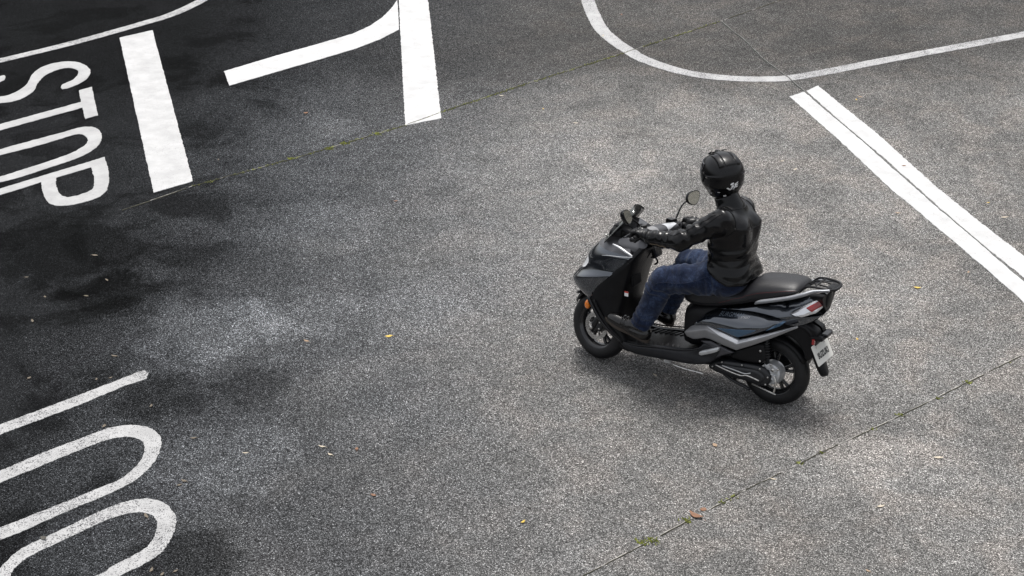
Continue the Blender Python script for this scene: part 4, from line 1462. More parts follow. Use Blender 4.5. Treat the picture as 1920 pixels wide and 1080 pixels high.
part('rack_bar', tube_mesh([(-.245, -.092, .887), (-.245, .092, .887)], .008, 8, .7), 'black_plastic', rack)
part('rack_bolt', tube_mesh([(-.345, .06, .895), (-.345, .06, .865)], .006, 8), 'smooth_black', rack)

# ---- rear fender, plate
rings = []
for x, z, w in ((-.10, .63, .10), (-.16, .62, .095), (-.21, .605, .085), (-.245, .575, .078), (-.255, .53, .072), (-.265, .46, .066), (-.285, .40, .060), (-.312, .34, .052), (-.333, .30, .038), (-.338, .286, .018)):
    rings.append([(x - .014, -w * .8, z), (x - .018, 0, z), (x - .014, w * .8, z), (x - .004, w, z - .006), (x + .012, w, z - .014), (x + .014, 0, z - .016), (x + .012, -w, z - .014), (x - .004, -w, z - .006)])
part('rear_fender', loft(rings), 'black_plastic')
panel('fender_side', [(.02, .50), (-.05, .58), (-.16, .63), (-.24, .61), (-.285, .585), (-.288, .53), (-.272, .46), (-.262, .40), (-.225, .385), (-.20, .44), (-.15, .495), (-.08, .52)], lambda x, z: .082 - .08 * max(0, -.15 - x), 'black_plastic', sc, t=.05, r=.012)
o = part('plate_bracket', box((-.285, 0, .545), (.085, .17, .030), Matrix.Rotation(rad(6), 3, 'Y')), 'black_plastic', smooth=False)
bevel(o, .008, 2)
o = part('plate_lamp', box((-.322, 0, .562), (.045, .09, .022)), 'smooth_black', smooth=False)
bevel(o, .006, 2)
part('reflector', box((-.272, .085, .525), (.016, .018, .036)), 'red_lens', smooth=False)
# plate: 235 x 138 mm, tilted to face up and back
pt, pb = Vector((-.270, 0, .500)), Vector((-.332, 0, .379))
up_ = (pt - pb).normalized()
nr_ = Vector((0, 1, 0)).cross(up_)
if nr_.x > 0:
    nr_ = -nr_
ctr = (pt + pb) / 2
shp = []
for cx, cy, a0 in ((.110, .060, 0), (-.110, .060, 90), (-.110, -.060, 180), (.110, -.060, 270)):
    for k in range(4):
        a = rad(a0 + 30 * k)
        shp.append((cx + .008 * math.cos(a), cy + .008 * math.sin(a)))
rgt = Vector((0, -1, 0))
pl = part('licence_plate', loft([[tuple(ctr + rgt * a + up_ * b + nr_ * d) for a, b in shp] for d in (.0, .003)]), 'plate_white', smooth=False)
V, F = text_mesh('SUZUKI', .050, .0, .0030, 0, 1.10)
xs_ = [v[0] for v in V]
k_ = .160 / (max(xs_) - min(xs_))
part('plate_lettering', ([tuple(ctr + rgt * (v[0] * k_) + up_ * (v[1] * 1.0 - .014) + nr_ * .0038) for v in V], F), 'ink_black', pl, smooth=False)
for a in (-.062, .062):
    part('plate_bolt', loft([[tuple(ctr + rgt * (a + r_ * math.cos(q)) + up_ * (.043 + r_ * math.sin(q)) + nr_ * d) for q in [2 * math.pi * k / 10 for k in range(10)]] for r_, d in ((.007, .002), (.007, .006), (.003, .008))]), 'steel', pl)
# hugger over the rear tyre
rings = []
for k in range(13):
    a = rad(20 + 110 * k / 12)
    ring = []
    for j in range(9):
        t = -1 + 2 * j / 8
        rr = .258 - .022 * abs(t) ** 3
        ring.append((rr * math.cos(a + rad(20)), t * .062, .2325 + rr * math.sin(a + rad(20))))
    ring += [(x * .975, y, .2325 + (z - .2325) * .975) for x, y, z in ring[::-1]]
    rings.append(ring)
part('wheel_hugger', loft(rings), 'black_plastic')

# ---- engine, transmission case, rear hub
core = part('engine_block', box((.27, -.01, .245), (.26, .17, .15)), 'engine_black', smooth=False)
bevel(core, .03, 4)
part('transmission_case', panel_mesh(CVT, lambda x, z: .150 + .004 * math.sin(x * 30), t=.09, r=.022), 'engine_black', sharp=50)
cvt_in = [(.36, .205), (.32, .248), (.19, .262), (.08, .270), (.03, .255), (.008, .228), (.02, .192), (.06, .182), (.17, .182), (.33, .186)]
part('transmission_cover', panel_mesh(cvt_in, lambda x, z: .160 + .006 * math.cos((x - .17) * 9), t=.02, r=.016), 'engine_black', sharp=50)
part('cover_rib', tube_mesh(catmull([(.35, .162, .238), (.26, .168, .222), (.17, .170, .212), (.12, .169, .222), (.04, .164, .205)], 6), .005, 8), 'steel')
part('cover_rib', tube_mesh(catmull([(.30, .166, .246), (.2, .170, .238), (.14, .170, .232), (.10, .169, .245)], 6), .004, 8), 'alloy')
for x, z in ((.375, .215), (.31, .262), (.17, .276), (.045, .282), (-.012, .238), (.0, .185), (.16, .172), (.33, .180)):
    part('case_bolt', tube_mesh([(x, .148, z), (x, .156, z)], .006, 6), 'steel')
o = part('airbox', panel_mesh(AIRBOX, lambda x, z: .150, t=.10, r=.02), 'black_plastic', sharp=50)
part('airbox_screw', tube_mesh([(.052, .145, .405), (.052, .157, .405)], .008, 8), 'steel', o)
part('airbox_screw', tube_mesh([(.05, .145, .335), (.05, .155, .335)], .007, 8), 'steel', o)
hub = part('rear_hub', lathe_y([(.0, .062), (.028, .062), (.034, .054), (.060, .050), (.074, .042), (.078, .030), (.078, .0), (.0, .0)], (0, .020, .2325), 40, False), 'alloy', sharp=40)
for k in range(8):
    a = 2 * math.pi * k / 8
    part('hub_rib', tube_mesh([(.03 * math.cos(a), .080, .2325 + .03 * math.sin(a)), (.072 * math.cos(a), .062, .2325 + .076 * math.sin(a))], [.008, .006], 6), 'alloy', hub)
hc2 = panel_mesh([(.045, .295), (-.01, .318), (-.06, .300), (-.078, .25), (-.06, .195), (-.015, .175), (.03, .20)], lambda x, z: .118 + .004 * math.sin(x * 110) * math.sin(z * 70), t=.06, r=.010, step=.008)
gc = part('gear_case', hc2, 'alloy', sharp=50)
for zz in (.215, .245, .275):
    part('case_rib', tube_mesh([(-.055, .119, zz), (.01, .121, zz + .008)], .0055, 6), 'alloy', gc)
part('oil_plug', tube_mesh([(-.03, .115, .285), (-.03, .130, .285)], .012, 8), 'steel', gc)
for x, z in ((.04, .292), (-.015, .315), (-.065, .292), (-.06, .198), (-.015, .178), (.028, .202)):
    part('gear_bolt', tube_mesh([(x, .110, z), (x, .124, z)], .0075, 8), 'steel', gc)
part('brake_arm', tube_mesh(catmull([(-.045, .125, .245), (-.062, .130, .20), (-.055, .134, .135)], 5), [.010, .009, .008, .008, .007, .007, .007, .007, .008, .009, .010], 8, .6), 'steel')
part('brake_rod', tube_mesh([(-.07, .136, .126), (-.04, .136, .132), (.10, .130, .158)], .005, 8), 'steel')
part('brake_spring', tube_mesh([(.0 + .012 * k / 2, .136 + .006 * math.cos(k * 2.1), .141 + .0022 * k / 2 + .006 * math.sin(k * 2.1)) for k in range(18)], .0018, 5), 'steel')
# rear shock
sh = part('shock_absorber', tube_mesh([(.015, .105, .30), (.04, .108, .52)], .014, 12), 'engine_black')
part('shock_spring', tube_mesh([(.02 + .016 * k / 60 + .026 * math.cos(k * .75), .107 + .026 * math.sin(k * .75), .36 + .13 * k / 60) for k in range(61)], .005, 6), 'smooth_black', sh)
# exhaust on the far side
ex = part('silencer', tube_mesh(catmull([(.30, -.12, .20), (.18, -.145, .22), (.0, -.155, .255), (-.16, -.155, .30)], 5), [.03, .038, .046, .052, .056, .058, .058, .058, .058, .058, .058, .058, .058, .056, .05, .03], 18, 1.1), 'engine_black')
part('heat_guard', tube_mesh([(.10, -.175, .245), (-.12, -.182, .298)], [.045, .045], 14, .9), 'black_plastic', ex)
part('tail_pipe', tube_mesh([(-.16, -.155, .30), (-.19, -.155, .308)], .017, 12), 'steel', ex)
# stands
part('side_stand', tube_mesh(catmull([(.70, .135, .165), (.64, .15, .155), (.55, .155, .150), (.46, .158, .152), (.43, .162, .150)], 5), .009, 8), 'steel')
part('stand_pivot', box((.70, .13, .172), (.05, .035, .035)), 'alloy', smooth=False)
part('stand_bolt', tube_mesh([(.735, .14, .182), (.735, .165, .182)], .009, 8), 'steel')
part('stand_spring', tube_mesh([(.69 - .003 * k, .158 + .006 * math.cos(k * 1.9), .168 + .006 * math.sin(k * 1.9)) for k in range(24)], .002, 5), 'steel')
for s in (1, -1):
    part('centre_stand', tube_mesh(catmull([(.36, .09 * s, .18), (.25, .12 * s, .145), (.15, .13 * s, .125), (.11, .145 * s, .12)], 5), .011, 8), 'engine_black')
part('centre_stand', tube_mesh([(.24, -.12, .143), (.24, .12, .143)], .011, 8), 'engine_black')

# ------------------------------------------------------------------ rider (same frame as the scooter)
def A(*v):
    return np.array(v, float)


def steerpt(v):
    return np.array(S_(v))


gripL, gripR = steerpt((HB[0] - .018, .272, HB[1] + .038)), steerpt((HB[0] - .018, -.272, HB[1] + .038))
J = {}
for s, k, grip in ((1, 'L', gripL), (-1, 'R', gripR)):
    J['sh' + k] = A(.362, .030 + .160 * s, 1.228 if s > 0 else 1.215)
    J['wr' + k] = grip + A(-.085, .010 * s, .012)
    J['hp' + k] = A(.365, .092 * s, .815)
J['elL'], J['elR'] = A(.575, .325, 1.085), A(.55, -.31, 1.07)
J['knL'], J['knR'] = A(.745, .185, .742), A(.745, -.185, .750)
J['anL'], J['anR'] = A(.912, .165, .368), A(.905, -.165, .368)
HEAD = A(.455, .020, 1.470)
TX, TZ = .042, -.040


def T_(x, y, z):
    """torso points: sits a little forward, upright over the leaning seat"""
    return A(x + TX, y + .075 * max(0, z - .85), z + TZ)


def sm_gauss(v, s):
    return np.exp(-(v / s) ** 2)


def axis_t(P, a, b):
    ab = b - a
    L = np.linalg.norm(ab)
    return (P - a) @ (ab / L), L


def body_sdf(P, sh=0.0):
    d = [cone(P, T_(.315, 0, .86), T_(.325, 0, 1.15), .105 - sh, .118 - sh, (1, .80, 1)),
         cone(P, T_(.325, -.11, 1.25), T_(.325, .11, 1.25), .065 - sh, .065 - sh),
         cone(P, T_(.33, 0, 1.28), HEAD + A(-.04, 0, -.04), .056, .054)]
    for k in 'LR':
        d += [cone(P, J['sh' + k], J['el' + k], .045, .036), cone(P, J['el' + k], J['wr' + k], .036, .026),
              cone(P, J['hp' + k], J['kn' + k], .095, .056), cone(P, J['kn' + k], J['an' + k], .052, .036),
              cone(P, J['an' + k], J['an' + k] + A(.17, 0, .0), .034, .028)]
    f = smins(d, .05)
    hd = cone(P, HEAD + A(-.01, 0, .03), HEAD + A(.012, -.006, -.06), .092, .070, (1, 1.12, 1))
    nd_ = A(math.cos(rad(-42)), math.sin(rad(-42)), 0)
    hd = smin(hd, cone(P, HEAD + nd_ * .085 + A(0, 0, .0), HEAD + nd_ * .105 + A(0, 0, -.03), .008, .013), .015)
    return smin(f, hd, .03)


person = sdf_obj('person', body_sdf, (.12, -.45, .22), (1.12, .45, 1.62), .014, 'skin', None)
person.location, person.rotation_euler = BIKE_LOC, BIKE_ROT
tag(person, 'person in black leather jacket, blue jeans and black helmet riding the scooter', 'person')


def fold(P, a, b, t0, width, amp, lam, seed):
    """ring folds across a limb between a and b, strongest t0 metres along"""
    t, L = axis_t(P, a, b)
    q = P - a
    ax = (b - a) / L
    r = q - np.outer(t, ax)
    ph = np.sin(r @ A(31, 17, 23) + seed) * 1.3 + np.sin(r @ A(-14, 29, 11) + 2 * seed) * .8
    return amp * sm_gauss(t - t0, width) * np.sin(t * 2 * math.pi / lam + ph)


def jacket_sdf(P):
    torso = cone(P, T_(.310, 0, .84), T_(.308, 0, 1.16), .146, .136, (1, .80, 1))
    belly = cone(P, T_(.325, 0, .88), T_(.34, 0, 1.12), .094, .102, (1, .82, 1))
    yoke = cone(P, T_(.318, -.105, 1.252), T_(.318, .115, 1.258), .076, .076, (1, 1, 1.1))
    d = smins([torso, belly, yoke], .07)
    hips = smin(cone(P, (.312, .094, .825), (.365, .098, .825), .119, .124), cone(P, (.312, -.090, .825), (.365, -.094, .825), .116, .122), .05)
    d = smin(d, hips, .05)
    blade = smin(cone(P, T_(.225, .085, 1.20), T_(.235, .07, 1.05), .055, .04), cone(P, T_(.225, -.085, 1.20), T_(.235, -.07, 1.05), .055, .04), .03)
    d = smin(d, blade, .06)
    x, y, z = (P - A(TX, 0, TZ)).T
    # creases: soft horizontal rolls at the waist, diagonal drags below the shoulder blades
    w1 = np.sin(z * 2 * math.pi / .064 + 2.0 * np.sin(y * 9 + x * 6 + z * 5) + 1.1 * np.sin(y * 21 - x * 13))
    d = d + .0038 * sm_gauss(z - .93, .080) * w1 * (.55 + .45 * np.sin(y * 11 + 1.0))
    d = d + .005 * sm_gauss(z - .85, .045) * np.sin(y * 42 + x * 30 + z * 22 + 1.5 * np.sin(z * 40))
    d = d + .006 * sm_gauss(z - 1.05, .055) * sm_gauss(np.abs(y) - .12, .07) * np.sin(z * 78 + y * 30)
    d = d + .004 * sm_gauss(z - 1.15, .12) * np.sin(z * 24 + np.sin(y * 14) * 2.2 + x * 20)
    for k, sd in (('L', 1.0), ('R', 2.2)):
        sh, el, wr_ = J['sh' + k], J['el' + k], J['wr' + k]
        ua = cone(P, sh, el, .077, .059)
        fa = cone(P, el, wr_, .060, .047)
        L1 = np.linalg.norm(el - sh)
        L2 = np.linalg.norm(wr_ - el)
        inner = .5 + .5 * np.tanh((P - el) @ A(10, -22 * (1 if k == 'L' else -1), 14))      # folds gather in the crook
        ua = ua + (fold(P, sh, el, L1 * .78, .09, .010, .055, sd) * inner + fold(P, sh, el, .06, .09, .005, .085, sd + 2)) 
        fa = fa + fold(P, el, wr_, .05, .07, .008, .048, sd + 1) * inner + fold(P, el, wr_, L2 * .75, .07, .003, .05, sd + 3)
        tw, _ = axis_t(P, sh, el)
        ua = ua + .005 * np.sin(tw * 40 + (P @ A(26, 31, -22)) + sd)
        fa = fa + .003 * np.sin((P @ A(45, 28, 38)) + sd)
        d = smin(d, smin(ua, fa, .025), .035)
    # collar, hollow
    ca, cb = T_(.330, 0, 1.300), T_(.372, 0, 1.385)
    col_o = cone(P, ca, cb, .088, .076, (1, .95, 1))
    d = smin(d, col_o, .025)
    t, L = axis_t(P, ca, cb)
    hollow = np.maximum(cone(P, ca, ca + (cb - ca) * 1.8, .066, .066, (1, .95, 1)), (ca[2] + .02) - P[:, 2])
    d = np.maximum(d, -hollow)
    d = np.maximum(d, (t - L * 1.05))
    # waist hem and cuffs
    hem = P[:, 2] - (.808 + .45 * np.maximum(0, P[:, 0] - .29))
    d = np.maximum(d, -hem)
    band_ = .004 * sm_gauss(hem - .012, .012)
    d = d - band_
    for k in 'LR':
        t, L = axis_t(P, J['el' + k], J['wr' + k])
        near = np.linalg.norm(P - J['wr' + k], axis=1) < .15
        d = np.where(near, np.maximum(d, t - L * .93), d)
    return d


jacket = sdf_obj('jacket', jacket_sdf, (.14, -.45, .70), (.94, .45, 1.42), .0075, 'leather', person, relax=1)
jt = bvh_of(jacket)


def piping(name, pts, tree, r, mat, parent, lift=.001, per=10):
    return build(name, *tube_mesh(on_surface(tree, catmull([tuple(p) for p in pts], per), lift), r, 6), mat, parent)


for k, s in (('L', 1), ('R', -1)):
    sh, el, wr_ = J['sh' + k], J['el' + k], J['wr' + k]
    o1, o2 = A(.0, .09 * s, .02), A(-.03, .05 * s, .0)
    piping('sleeve_seam', [sh + A(-.02, .05 * s, .07), (sh + el) / 2 + o1, el + A(.0, .10 * s, .0), (el + wr_) / 2 + A(0, .09 * s, -.01), wr_ + A(-.03, .08 * s, -.01)], jt, .0028, 'leather', jacket)
    piping('sleeve_seam', [sh + A(.02, .08 * s, .09), (sh + el) / 2 + A(0, .06 * s, .08), el + A(.02, .06 * s, .08), (el + wr_) / 2 + A(0, .05 * s, .08)], jt, .0022, 'leather', jacket)
    piping('armhole_seam', [sh + A(.05, -.01 * s, .075), sh + A(.01, -.02 * s, .09), sh + A(-.055, -.025 * s, .06), sh + A(-.085, -.02 * s, .0), sh + A(-.075, -.01 * s, -.06), sh + A(-.04, .01 * s, -.10)], jt, .003, 'leather', jacket)
    piping('cuff_zip', [wr_ + A(-.03, .07 * s, -.03), (el + wr_) / 2 + A(.02, .08 * s, -.05), (el + wr_) / 2 + A(-.04, .08 * s, -.05)], jt, .0025, 'zip_brown', jacket)
piping('yoke_seam', [T_(*q) for q in ((.22, .17, 1.23), (.15, .08, 1.215), (.14, 0, 1.21), (.15, -.08, 1.215), (.22, -.17, 1.23))], jt, .0026, 'leather', jacket)
piping('hem_seam', [(.40, .22, .878), (.33, .22, .848), (.27, .2, .832), (.21, .15, .830), (.16, .07, .830), (.14, .0, .830)], jt, .0022, 'leather', jacket)
piping('front_zip', [T_(.50, 0, 1.26), T_(.50, 0, 1.15), T_(.50, 0, 1.02), T_(.50, 0, .92)], jt, .0035, 'zip_brown', jacket)
piping('collar_seam', [T_(*q) for q in ((.42, .09, 1.34), (.34, .12, 1.345), (.25, .07, 1.34), (.22, 0, 1.335), (.25, -.07, 1.34), (.34, -.12, 1.345))], jt, .0028, 'leather', jacket)


def jeans_sdf(P):
    x, y, z = P.T
    d = cone(P, (.345, 0, .835), (.38, 0, .81), .128, .118, (1, .76, 1))
    for k, s, sd in (('L', 1, .4), ('R', -1, 1.7)):
        hp, kn, an = J['hp' + k], J['kn' + k], J['an' + k]
        L1, L2 = np.linalg.norm(kn - hp), np.linalg.norm(an - kn)
        th = cone(P, hp, kn, .116, .084)
        th = smin(th, cone(P, hp + A(-.055, .005 * s, .0), hp + A(.03, .005 * s, 0), .100, .106), .05)
        sn = cone(P, kn, an, .084, .074)
        th = th + fold(P, hp, kn, .06, .05, .007, .05, sd) + fold(P, hp, kn, L1 * .85, .07, .004, .05, sd + 1) + fold(P, hp, kn, L1 * .5, .12, .003, .07, sd + 4)
        sn = sn + fold(P, kn, an, .05, .06, .007, .045, sd + 2) + fold(P, kn, an, L2 * .78, .09, .0035, .05, sd + 3)
        side = P @ A(12, 9, 30)
        th = th + .0065 * np.sin(P @ A(26, 16 * s, 46) + 2.0 * np.sin(P @ A(13, 8, -9)) + sd) * np.clip(1.2 - np.abs((P - (hp + kn) / 2) @ A(1, 0, 0)) * 3, 0, 1)
        sn = sn + .0065 * np.sin(P @ A(24, 30 * s, 22) + 1.6 * np.sin(P @ A(5, 12, 17)) + sd)
        leg = smin(th, sn, .02)
        t, L = axis_t(P, kn, an)
        near = (np.abs(y - an[1]) < .14) & (z < .6)
        leg = np.where(near, np.maximum(leg, t - L * .94), leg)
        d = smin(d, leg, .04)
    return d


jeans = sdf_obj('jeans', jeans_sdf, (.10, -.36, .30), (.98, .36, 1.02), .0078, 'denim', person, relax=1)
jj = bvh_of(jeans)
for k, s in (('L', 1), ('R', -1)):
    hp, kn, an = J['hp' + k], J['kn' + k], J['an' + k]
    piping('side_seam', [hp + A(-.02, .12 * s, .07), (hp + kn) / 2 + A(0, .12 * s, .01), kn + A(.01, .10 * s, .0), (kn + an) / 2 + A(0, .09 * s, 0), an + A(0, .08 * s, .02)], jj, .0022, 'denim', jeans)
    piping('pocket_seam', [hp + A(-.16, .06 * s, .03), hp + A(-.14, .09 * s, -.05), hp + A(-.06, .12 * s, -.06), hp + A(-.04, .12 * s, .02)], jj, .0018, 'denim', jeans)
    piping('knee_seam', [kn + A(-.06, .02 * s, .09), kn + A(-.05, .07 * s, .05), kn + A(-.04, .09 * s, -.01)], jj, .0018, 'denim', jeans)


def glove(k, s, grip):
    ga = np.array(S_((HB[0] - .036, .345 * s, HB[1] + .032))) - np.array(S_((HB[0] + .0, .22 * s, HB[1] + .038)))
    ga /= np.linalg.norm(ga)
    wr_ = J['wr' + k]
    f = np.cross(ga, A(0, 0, 1)) * (1 if s > 0 else -1)
    f = f - ga * (f @ ga)
    f /= np.linalg.norm(f)
    if f[0] < 0:
        f = -f
    u = A(0, 0, 1) - ga * ga[2]
    u /= np.linalg.norm(u)

    def pt(a, b, c):
        return grip + ga * a + f * b + u * c
    chains = []
    for off, ln in ((-.036, .95), (-.012, 1.05), (.012, 1.0), (.035, .85)):
        chains.append([pt(off, .000, .036), pt(off, .030 * ln, .030), pt(off, .045 * ln, .002), pt(off, .030, -.024 * ln), pt(off, .004, -.030)])
    thumb = [pt(-.036, -.030, .016), pt(-.052, -.018, -.012), pt(-.056, .006, -.026), pt(-.046, .024, -.024)]

    def sdf(P):
        palm = smins([cone(P, pt(-.028, -.026, .026), pt(-.030, .004, .034), .022, .016), cone(P, pt(.0, -.030, .028), pt(.0, .004, .036), .022, .016), cone(P, pt(.028, -.026, .026), pt(.030, .004, .034), .020, .015)], .02)
        wrist = cone(P, wr_ + A(-.03, 0, .0), grip + f * -.035 + u * .02, .036, .026)
        d = smin(palm, wrist, .03)
        for ch in chains:
            for i in range(4):
                d = smin(d, cone(P, ch[i], ch[i + 1], .0118 - .0006 * i, .0112 - .0006 * i), .005)
        for i in range(3):
            d = smin(d, cone(P, thumb[i], thumb[i + 1], .0135 - .001 * i, .0125 - .001 * i), .007)
        cuff = cone(P, wr_ + A(-.045, 0, 0), wr_ + A(-.005, 0, .002), .050, .043)
        d = smin(d, cuff, .012)
        return d + .0012 * np.sin(P @ A(160, 120, 140)) * sm_gauss(np.linalg.norm(P - wr_, axis=1) - .04, .04)
    lo, hi = np.minimum(grip, wr_) - .11, np.maximum(grip, wr_) + .10
    gl = sdf_obj('glove', sdf, lo, hi, .0042, 'glove_leather', person, relax=1)
    gt = bvh_of(gl)
    piping('glove_strap', [wr_ + A(.012, -.05, .0), wr_ + A(.015, -.03, .04), wr_ + A(.016, .0, .06), wr_ + A(.015, .03, .04), wr_ + A(.012, .05, .0)], gt, .004, 'black_plastic', gl, .0015)
    q, n_, *_ = gt.find_nearest(Vector(pt(.0, -.02, .09)))
    build('strap_rivet', *tube_mesh([q - n_ * .002, q + n_ * .003], .006, 10), 'steel', gl)
    for ch in chains:
        q, n_, *_ = gt.find_nearest(Vector(ch[0] + u * .05))
        build('knuckle_pad', *tube_mesh([q - n_ * .004, q + n_ * .002, q + n_ * .004], [.010, .009, .004], 10), 'leather', gl)
    return gl


glove('L', 1, gripL)
glove('R', -1, gripR)


def boot(k, s):
    an = J['an' + k]
    heel = A(an[0] - .035, an[1] + .004 * s, .290)
    toe = A(an[0] + .225, an[1] + .016 * s, .372)
    d_ = (toe - heel) / np.linalg.norm(toe - heel)
    up2 = A(-d_[2], 0, d_[0])
    sd_ = A(0, 1, 0)
    L = np.linalg.norm(toe - heel)

    def sdf(P):
        d = smins([cone(P, heel + up2 * .042, heel + d_ * .10 + up2 * .045, .042, .044), cone(P, heel + d_ * .08 + up2 * .05, heel + d_ * (L - .06) + up2 * .036, .046, .040, (1, .92, 1)),
                   cone(P, heel + d_ * (L - .09) + up2 * .034, heel + d_ * (L - .02) + up2 * .030, .042, .034, (1, .88, 1)),
                   cone(P, heel + up2 * .05 + d_ * .02, an + A(-.020, 0, .10), .044, .044), cone(P, heel + d_ * .09 + up2 * .055, an + A(-.014, 0, .09), .040, .040)], .035)
        t = (P - heel) @ d_
        b = (P - heel) @ up2
        d = d + .0045 * sm_gauss(t - .155, .025) * np.sin(t * 2 * math.pi / .020 + np.sin((P @ sd_) * 60)) * (b > .03)
        d = d + .005 * sm_gauss(t - .055, .04) * np.sin(b * 2 * math.pi / .032 + 1.0 + t * 20)
        return np.maximum(d, .012 - b)
    o = sdf_obj('boot', sdf, np.minimum(heel, toe) - A(.09, .09, .05), A(toe[0] + .08, max(heel[1], toe[1]) + .09, .52), .0055, 'boot_leather', person, relax=1)
    outline = []
    for i in range(28):
        a = 2 * math.pi * i / 28
        t = .5 - .5 * math.cos(a) if a <= math.pi else .5 - .5 * math.cos(a)
        w = .046 * abs(math.sin(a)) ** .55 * (0.82 + .32 * math.exp(-((t - .72) / .22) ** 2) - .12 * math.exp(-((t - .38) / .15) ** 2))
        outline.append((-.046 + (L + .066) * t, math.copysign(w, math.sin(a))))
    rings = [[tuple(heel + d_ * a * k_ + sd_ * b * k_ + up2 * h) for a, b in outline] for h, k_ in ((-.006, .97), (.0, 1.0), (.014, 1.01), (.017, .98))]
    build('sole', *loft(rings), 'sole', o, sharp=50)
    return o


boot('L', 1)
boot('R', -1)

# ---- helmet: own frame X forward, Y left, Z up
HY, HP = rad(-37), rad(3)
HM = Matrix.Translation(Vector(HEAD)) @ Matrix.Rotation(HY, 4, 'Z') @ Matrix.Rotation(HP, 4, 'Y') @ Matrix.Rotation(rad(-5), 4, 'X')


def sstep(a, b, v):
    t = min(1, max(0, (v - a) / (b - a)))
    return t * t * (3 - 2 * t)


def helm(az, el, lift=0.0, feat=True):
    """surface point: az 0 = front, el from -90 to 90"""
    ce, se = math.cos(el), math.sin(el)
    ca, sa = math.cos(az), math.sin(az)
    ax = .150 if ca > 0 else .146
    ay = .130
    azz = .137 if se > 0 else .150
    n = 2.25
    r = (abs(ce * ca / ax) ** n + abs(ce * sa / ay) ** n + abs(se / azz) ** n) ** (-1 / n)
    x, y, z = r * ce * ca, r * ce * sa, r * se
    h = 0.0
    if feat:
        # raised centre band with two flanking channels over the crown, ending in a lip at the back
        top = z > .02
        # chord coordinate front to back over the crown
        th = math.degrees(math.atan2(z, x))          # 0 front, 90 top, 180 back
        if z > 0 and 45 < th < 150:
            w_in = .026 + .012 * (th - 45) / 105
            w_out = .062 + .010 * (th - 45) / 105
            ay_ = abs(y)
            band_c = sstep(w_in + .003, w_in - .003, ay_)
            band_s = sstep(w_out + .004, w_out - .004, ay_) * (1 - sstep(w_in + .006, w_in, ay_))
            k = sstep(45, 62, th) * (1 - sstep(141, 146, th))
            h += k * (.006 * band_c + .010 * band_s * sstep(60, 110, th))
            h -= .004 * k * math.exp(-((ay_ - w_in - .002) / .003) ** 2)
        # ridge line along the temple
        h += .004 * math.exp(-((z - .012 + .10 * (x + .03)) / .006) ** 2) * sstep(.05, .09, abs(y)) * (1 if x < .08 else .2)
        # lower skirt step
        h -= .005 * sstep(-.055, -.075, z) * (1 - sstep(-.10, -.12, z))
    r2 = r + h + lift
    x, y, z = r2 * ce * ca, r2 * ce * sa, r2 * se
    zmin = -.128
    if z < zmin:
        k = zmin / z
        x, y, z = x * (.55 + .45 * k), y * (.55 + .45 * k), zmin
    return (x, y, z)


def helm_patch(az0, az1, el0, el1, lift, na, ne, feat=True):
    rows = [[helm(az0 + (az1 - az0) * i / na, el0 + (el1 - el0) * j / ne, lift, feat) for i in range(na + 1)] for j in range(ne + 1)]
    return [v for r in rows for v in r], [(j * (na + 1) + i, j * (na + 1) + i + 1, (j + 1) * (na + 1) + i + 1, (j + 1) * (na + 1) + i) for j in range(ne) for i in range(na)]


def HX(vf):
    return [tuple(HM @ Vector(v)) for v in vf[0]], vf[1]


NA, NE = 220, 150
V, F = [], []
for j in range(NE + 1):
    el = -math.pi / 2 + math.pi * j / NE
    for i in range(NA):
        V.append(helm(2 * math.pi * i / NA, el))
for j in range(NE):
    for i in range(NA):
        i2 = (i + 1) % NA
        F.append((j * NA + i, j * NA + i2, (j + 1) * NA + i2, (j + 1) * NA + i))
helmet = build('helmet', *HX((V, F)), 'helmet_black', person, fix=False)
hbvh = bvh_of(helmet)
vz = build('visor', *HX(helm_patch(rad(-82), rad(82), rad(-16), rad(36), .005, 60, 24, False)), 'visor_smoke', helmet)
vz.modifiers.new('thick', 'SOLIDIFY').thickness = .003
for s in (1, -1):
    c_ = Vector(helm(rad(84 * s), rad(4), .002, False))
    build('visor_pivot', *HX(tube_mesh([c_ * .97, c_ * 1.02, c_ * 1.035], [.026, .026, .020], 20)), 'helmet_black', helmet, sharp=40)
    # crown intake scoops
    base = [helm(rad(a * s), rad(62), .004) for a in (28, 40)]
    pts = [helm(rad(24 * s), rad(50), .006), helm(rad(34 * s), rad(60), .010), helm(rad(60 * s), rad(70), .010)]
    build('vent', *HX(tube_mesh(catmull(pts, 5), [.010 - .0004 * k for k in range(11)], 10, .5)), 'helmet_black', helmet)
# front top vent
build('vent', *HX(tube_mesh(catmull([helm(0, rad(55), .003, False), helm(0, rad(66), .007, False), helm(0, rad(78), .004, False)], 5), [.006 + .012 * math.sin(math.pi * k / 10) for k in range(11)], 12, .5)), 'helmet_black', helmet)
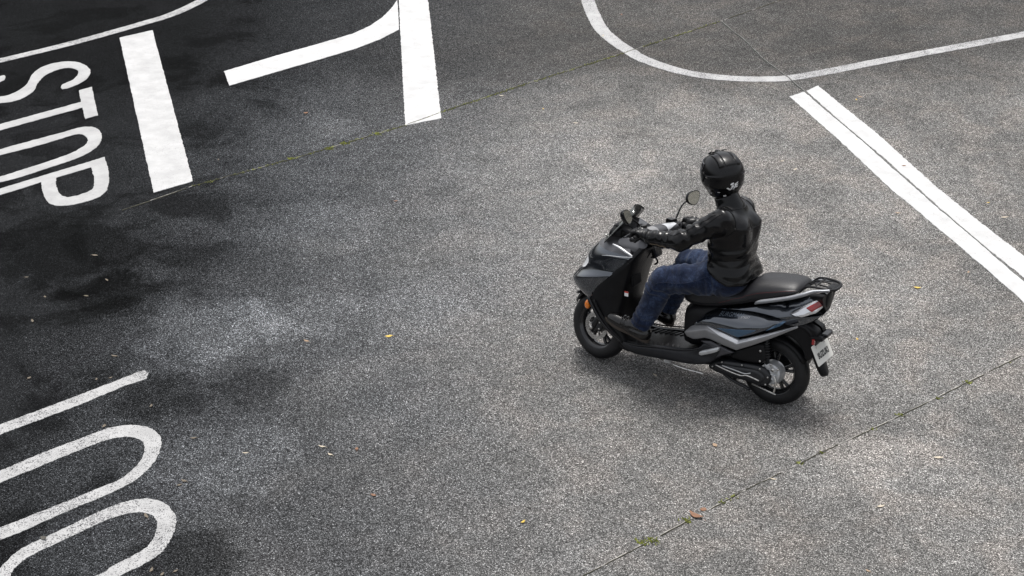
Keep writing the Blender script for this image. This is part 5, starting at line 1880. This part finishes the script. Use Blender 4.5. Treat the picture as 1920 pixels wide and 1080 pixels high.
# neck roll
ring = [helm(2 * math.pi * i / 48, rad(-57), .0, False) for i in range(49)]
build('neck_trim', *HX(tube_mesh([(x * 1.0, y * 1.0, -.124) for x, y, z in ring], .008, 8)), 'rubber', helmet)


def decal(polys, az0, el0, scale, mat, name, rot=0.0):
    """flat marks wrapped on the shell: (u to the right seen from outside, v up)"""
    V, F = [], []
    cr, sr = math.cos(rot), math.sin(rot)
    for poly in polys:
        p = densify(poly, .12)
        tri = tessellate_polygon([[Vector((a, b, 0)) for a, b in p]])
        o = len(V)
        for a, b in p:
            u, v = (a * cr - b * sr) * scale, (a * sr + b * cr) * scale
            V.append(helm(az0 + u / .13, el0 + v / .14, .0016))
        F += [tuple(i + o for i in t) for t in tri]
    return build(name, *HX((V, F)), mat, helmet, smooth=True)


R0 = rad(22)
decal([[(-1.9, .55), (-1.45, .55), (-1.0, -.25), (-.75, .1), (-.35, .1), (-.85, -.75), (-1.3, -.75)]], rad(180), rad(-18), .021, 'ink_white', 'letter_mark', R0)
decal([[(-.45, .55), (.45, .55), (.35, .3), (-.1, .3), (-.1, .12), (.4, .12), (.3, -.7), (-.6, -.7), (-.5, -.45), (.0, -.45), (.05, -.15), (-.45, -.15)]], rad(180), rad(-18), .021, 'ink_white', 'letter_mark', R0)
decal([[(.6, .6), (1.9, .7), (1.6, .4), (1.0, .35), (1.0, .15), (1.6, .15), (1.4, -.12), (.9, -.15), (.85, -.4), (1.4, -.4), (1.2, -.65), (.45, -.65)]], rad(180), rad(-18), .021, 'ink_white', 'letter_mark', R0)
decal([[(.0 + .55 * math.cos(a), 1.0 + .28 * math.sin(a)) for a in [2 * math.pi * k / 14 for k in range(14)]]], rad(180), rad(-18), .021, 'ink_white', 'emblem_mark', R0)
decal([[(-.35, -.95), (.25, -.95), (.15, -1.15), (-.3, -1.15)]], rad(180), rad(-18), .021, 'ink_white', 'emblem_mark', R0)
decal([[(-.5, .12), (.5, .18), (.45, -.12), (-.35, -.12)]], rad(140), rad(-34), .020, 'ink_white', 'sticker_mark', 0)
decal([[(-.6, .22), (.6, .25), (.6, -.25), (-.6, -.2)]], rad(158), rad(-46), .020, 'ink_white', 'sticker_mark', 0)
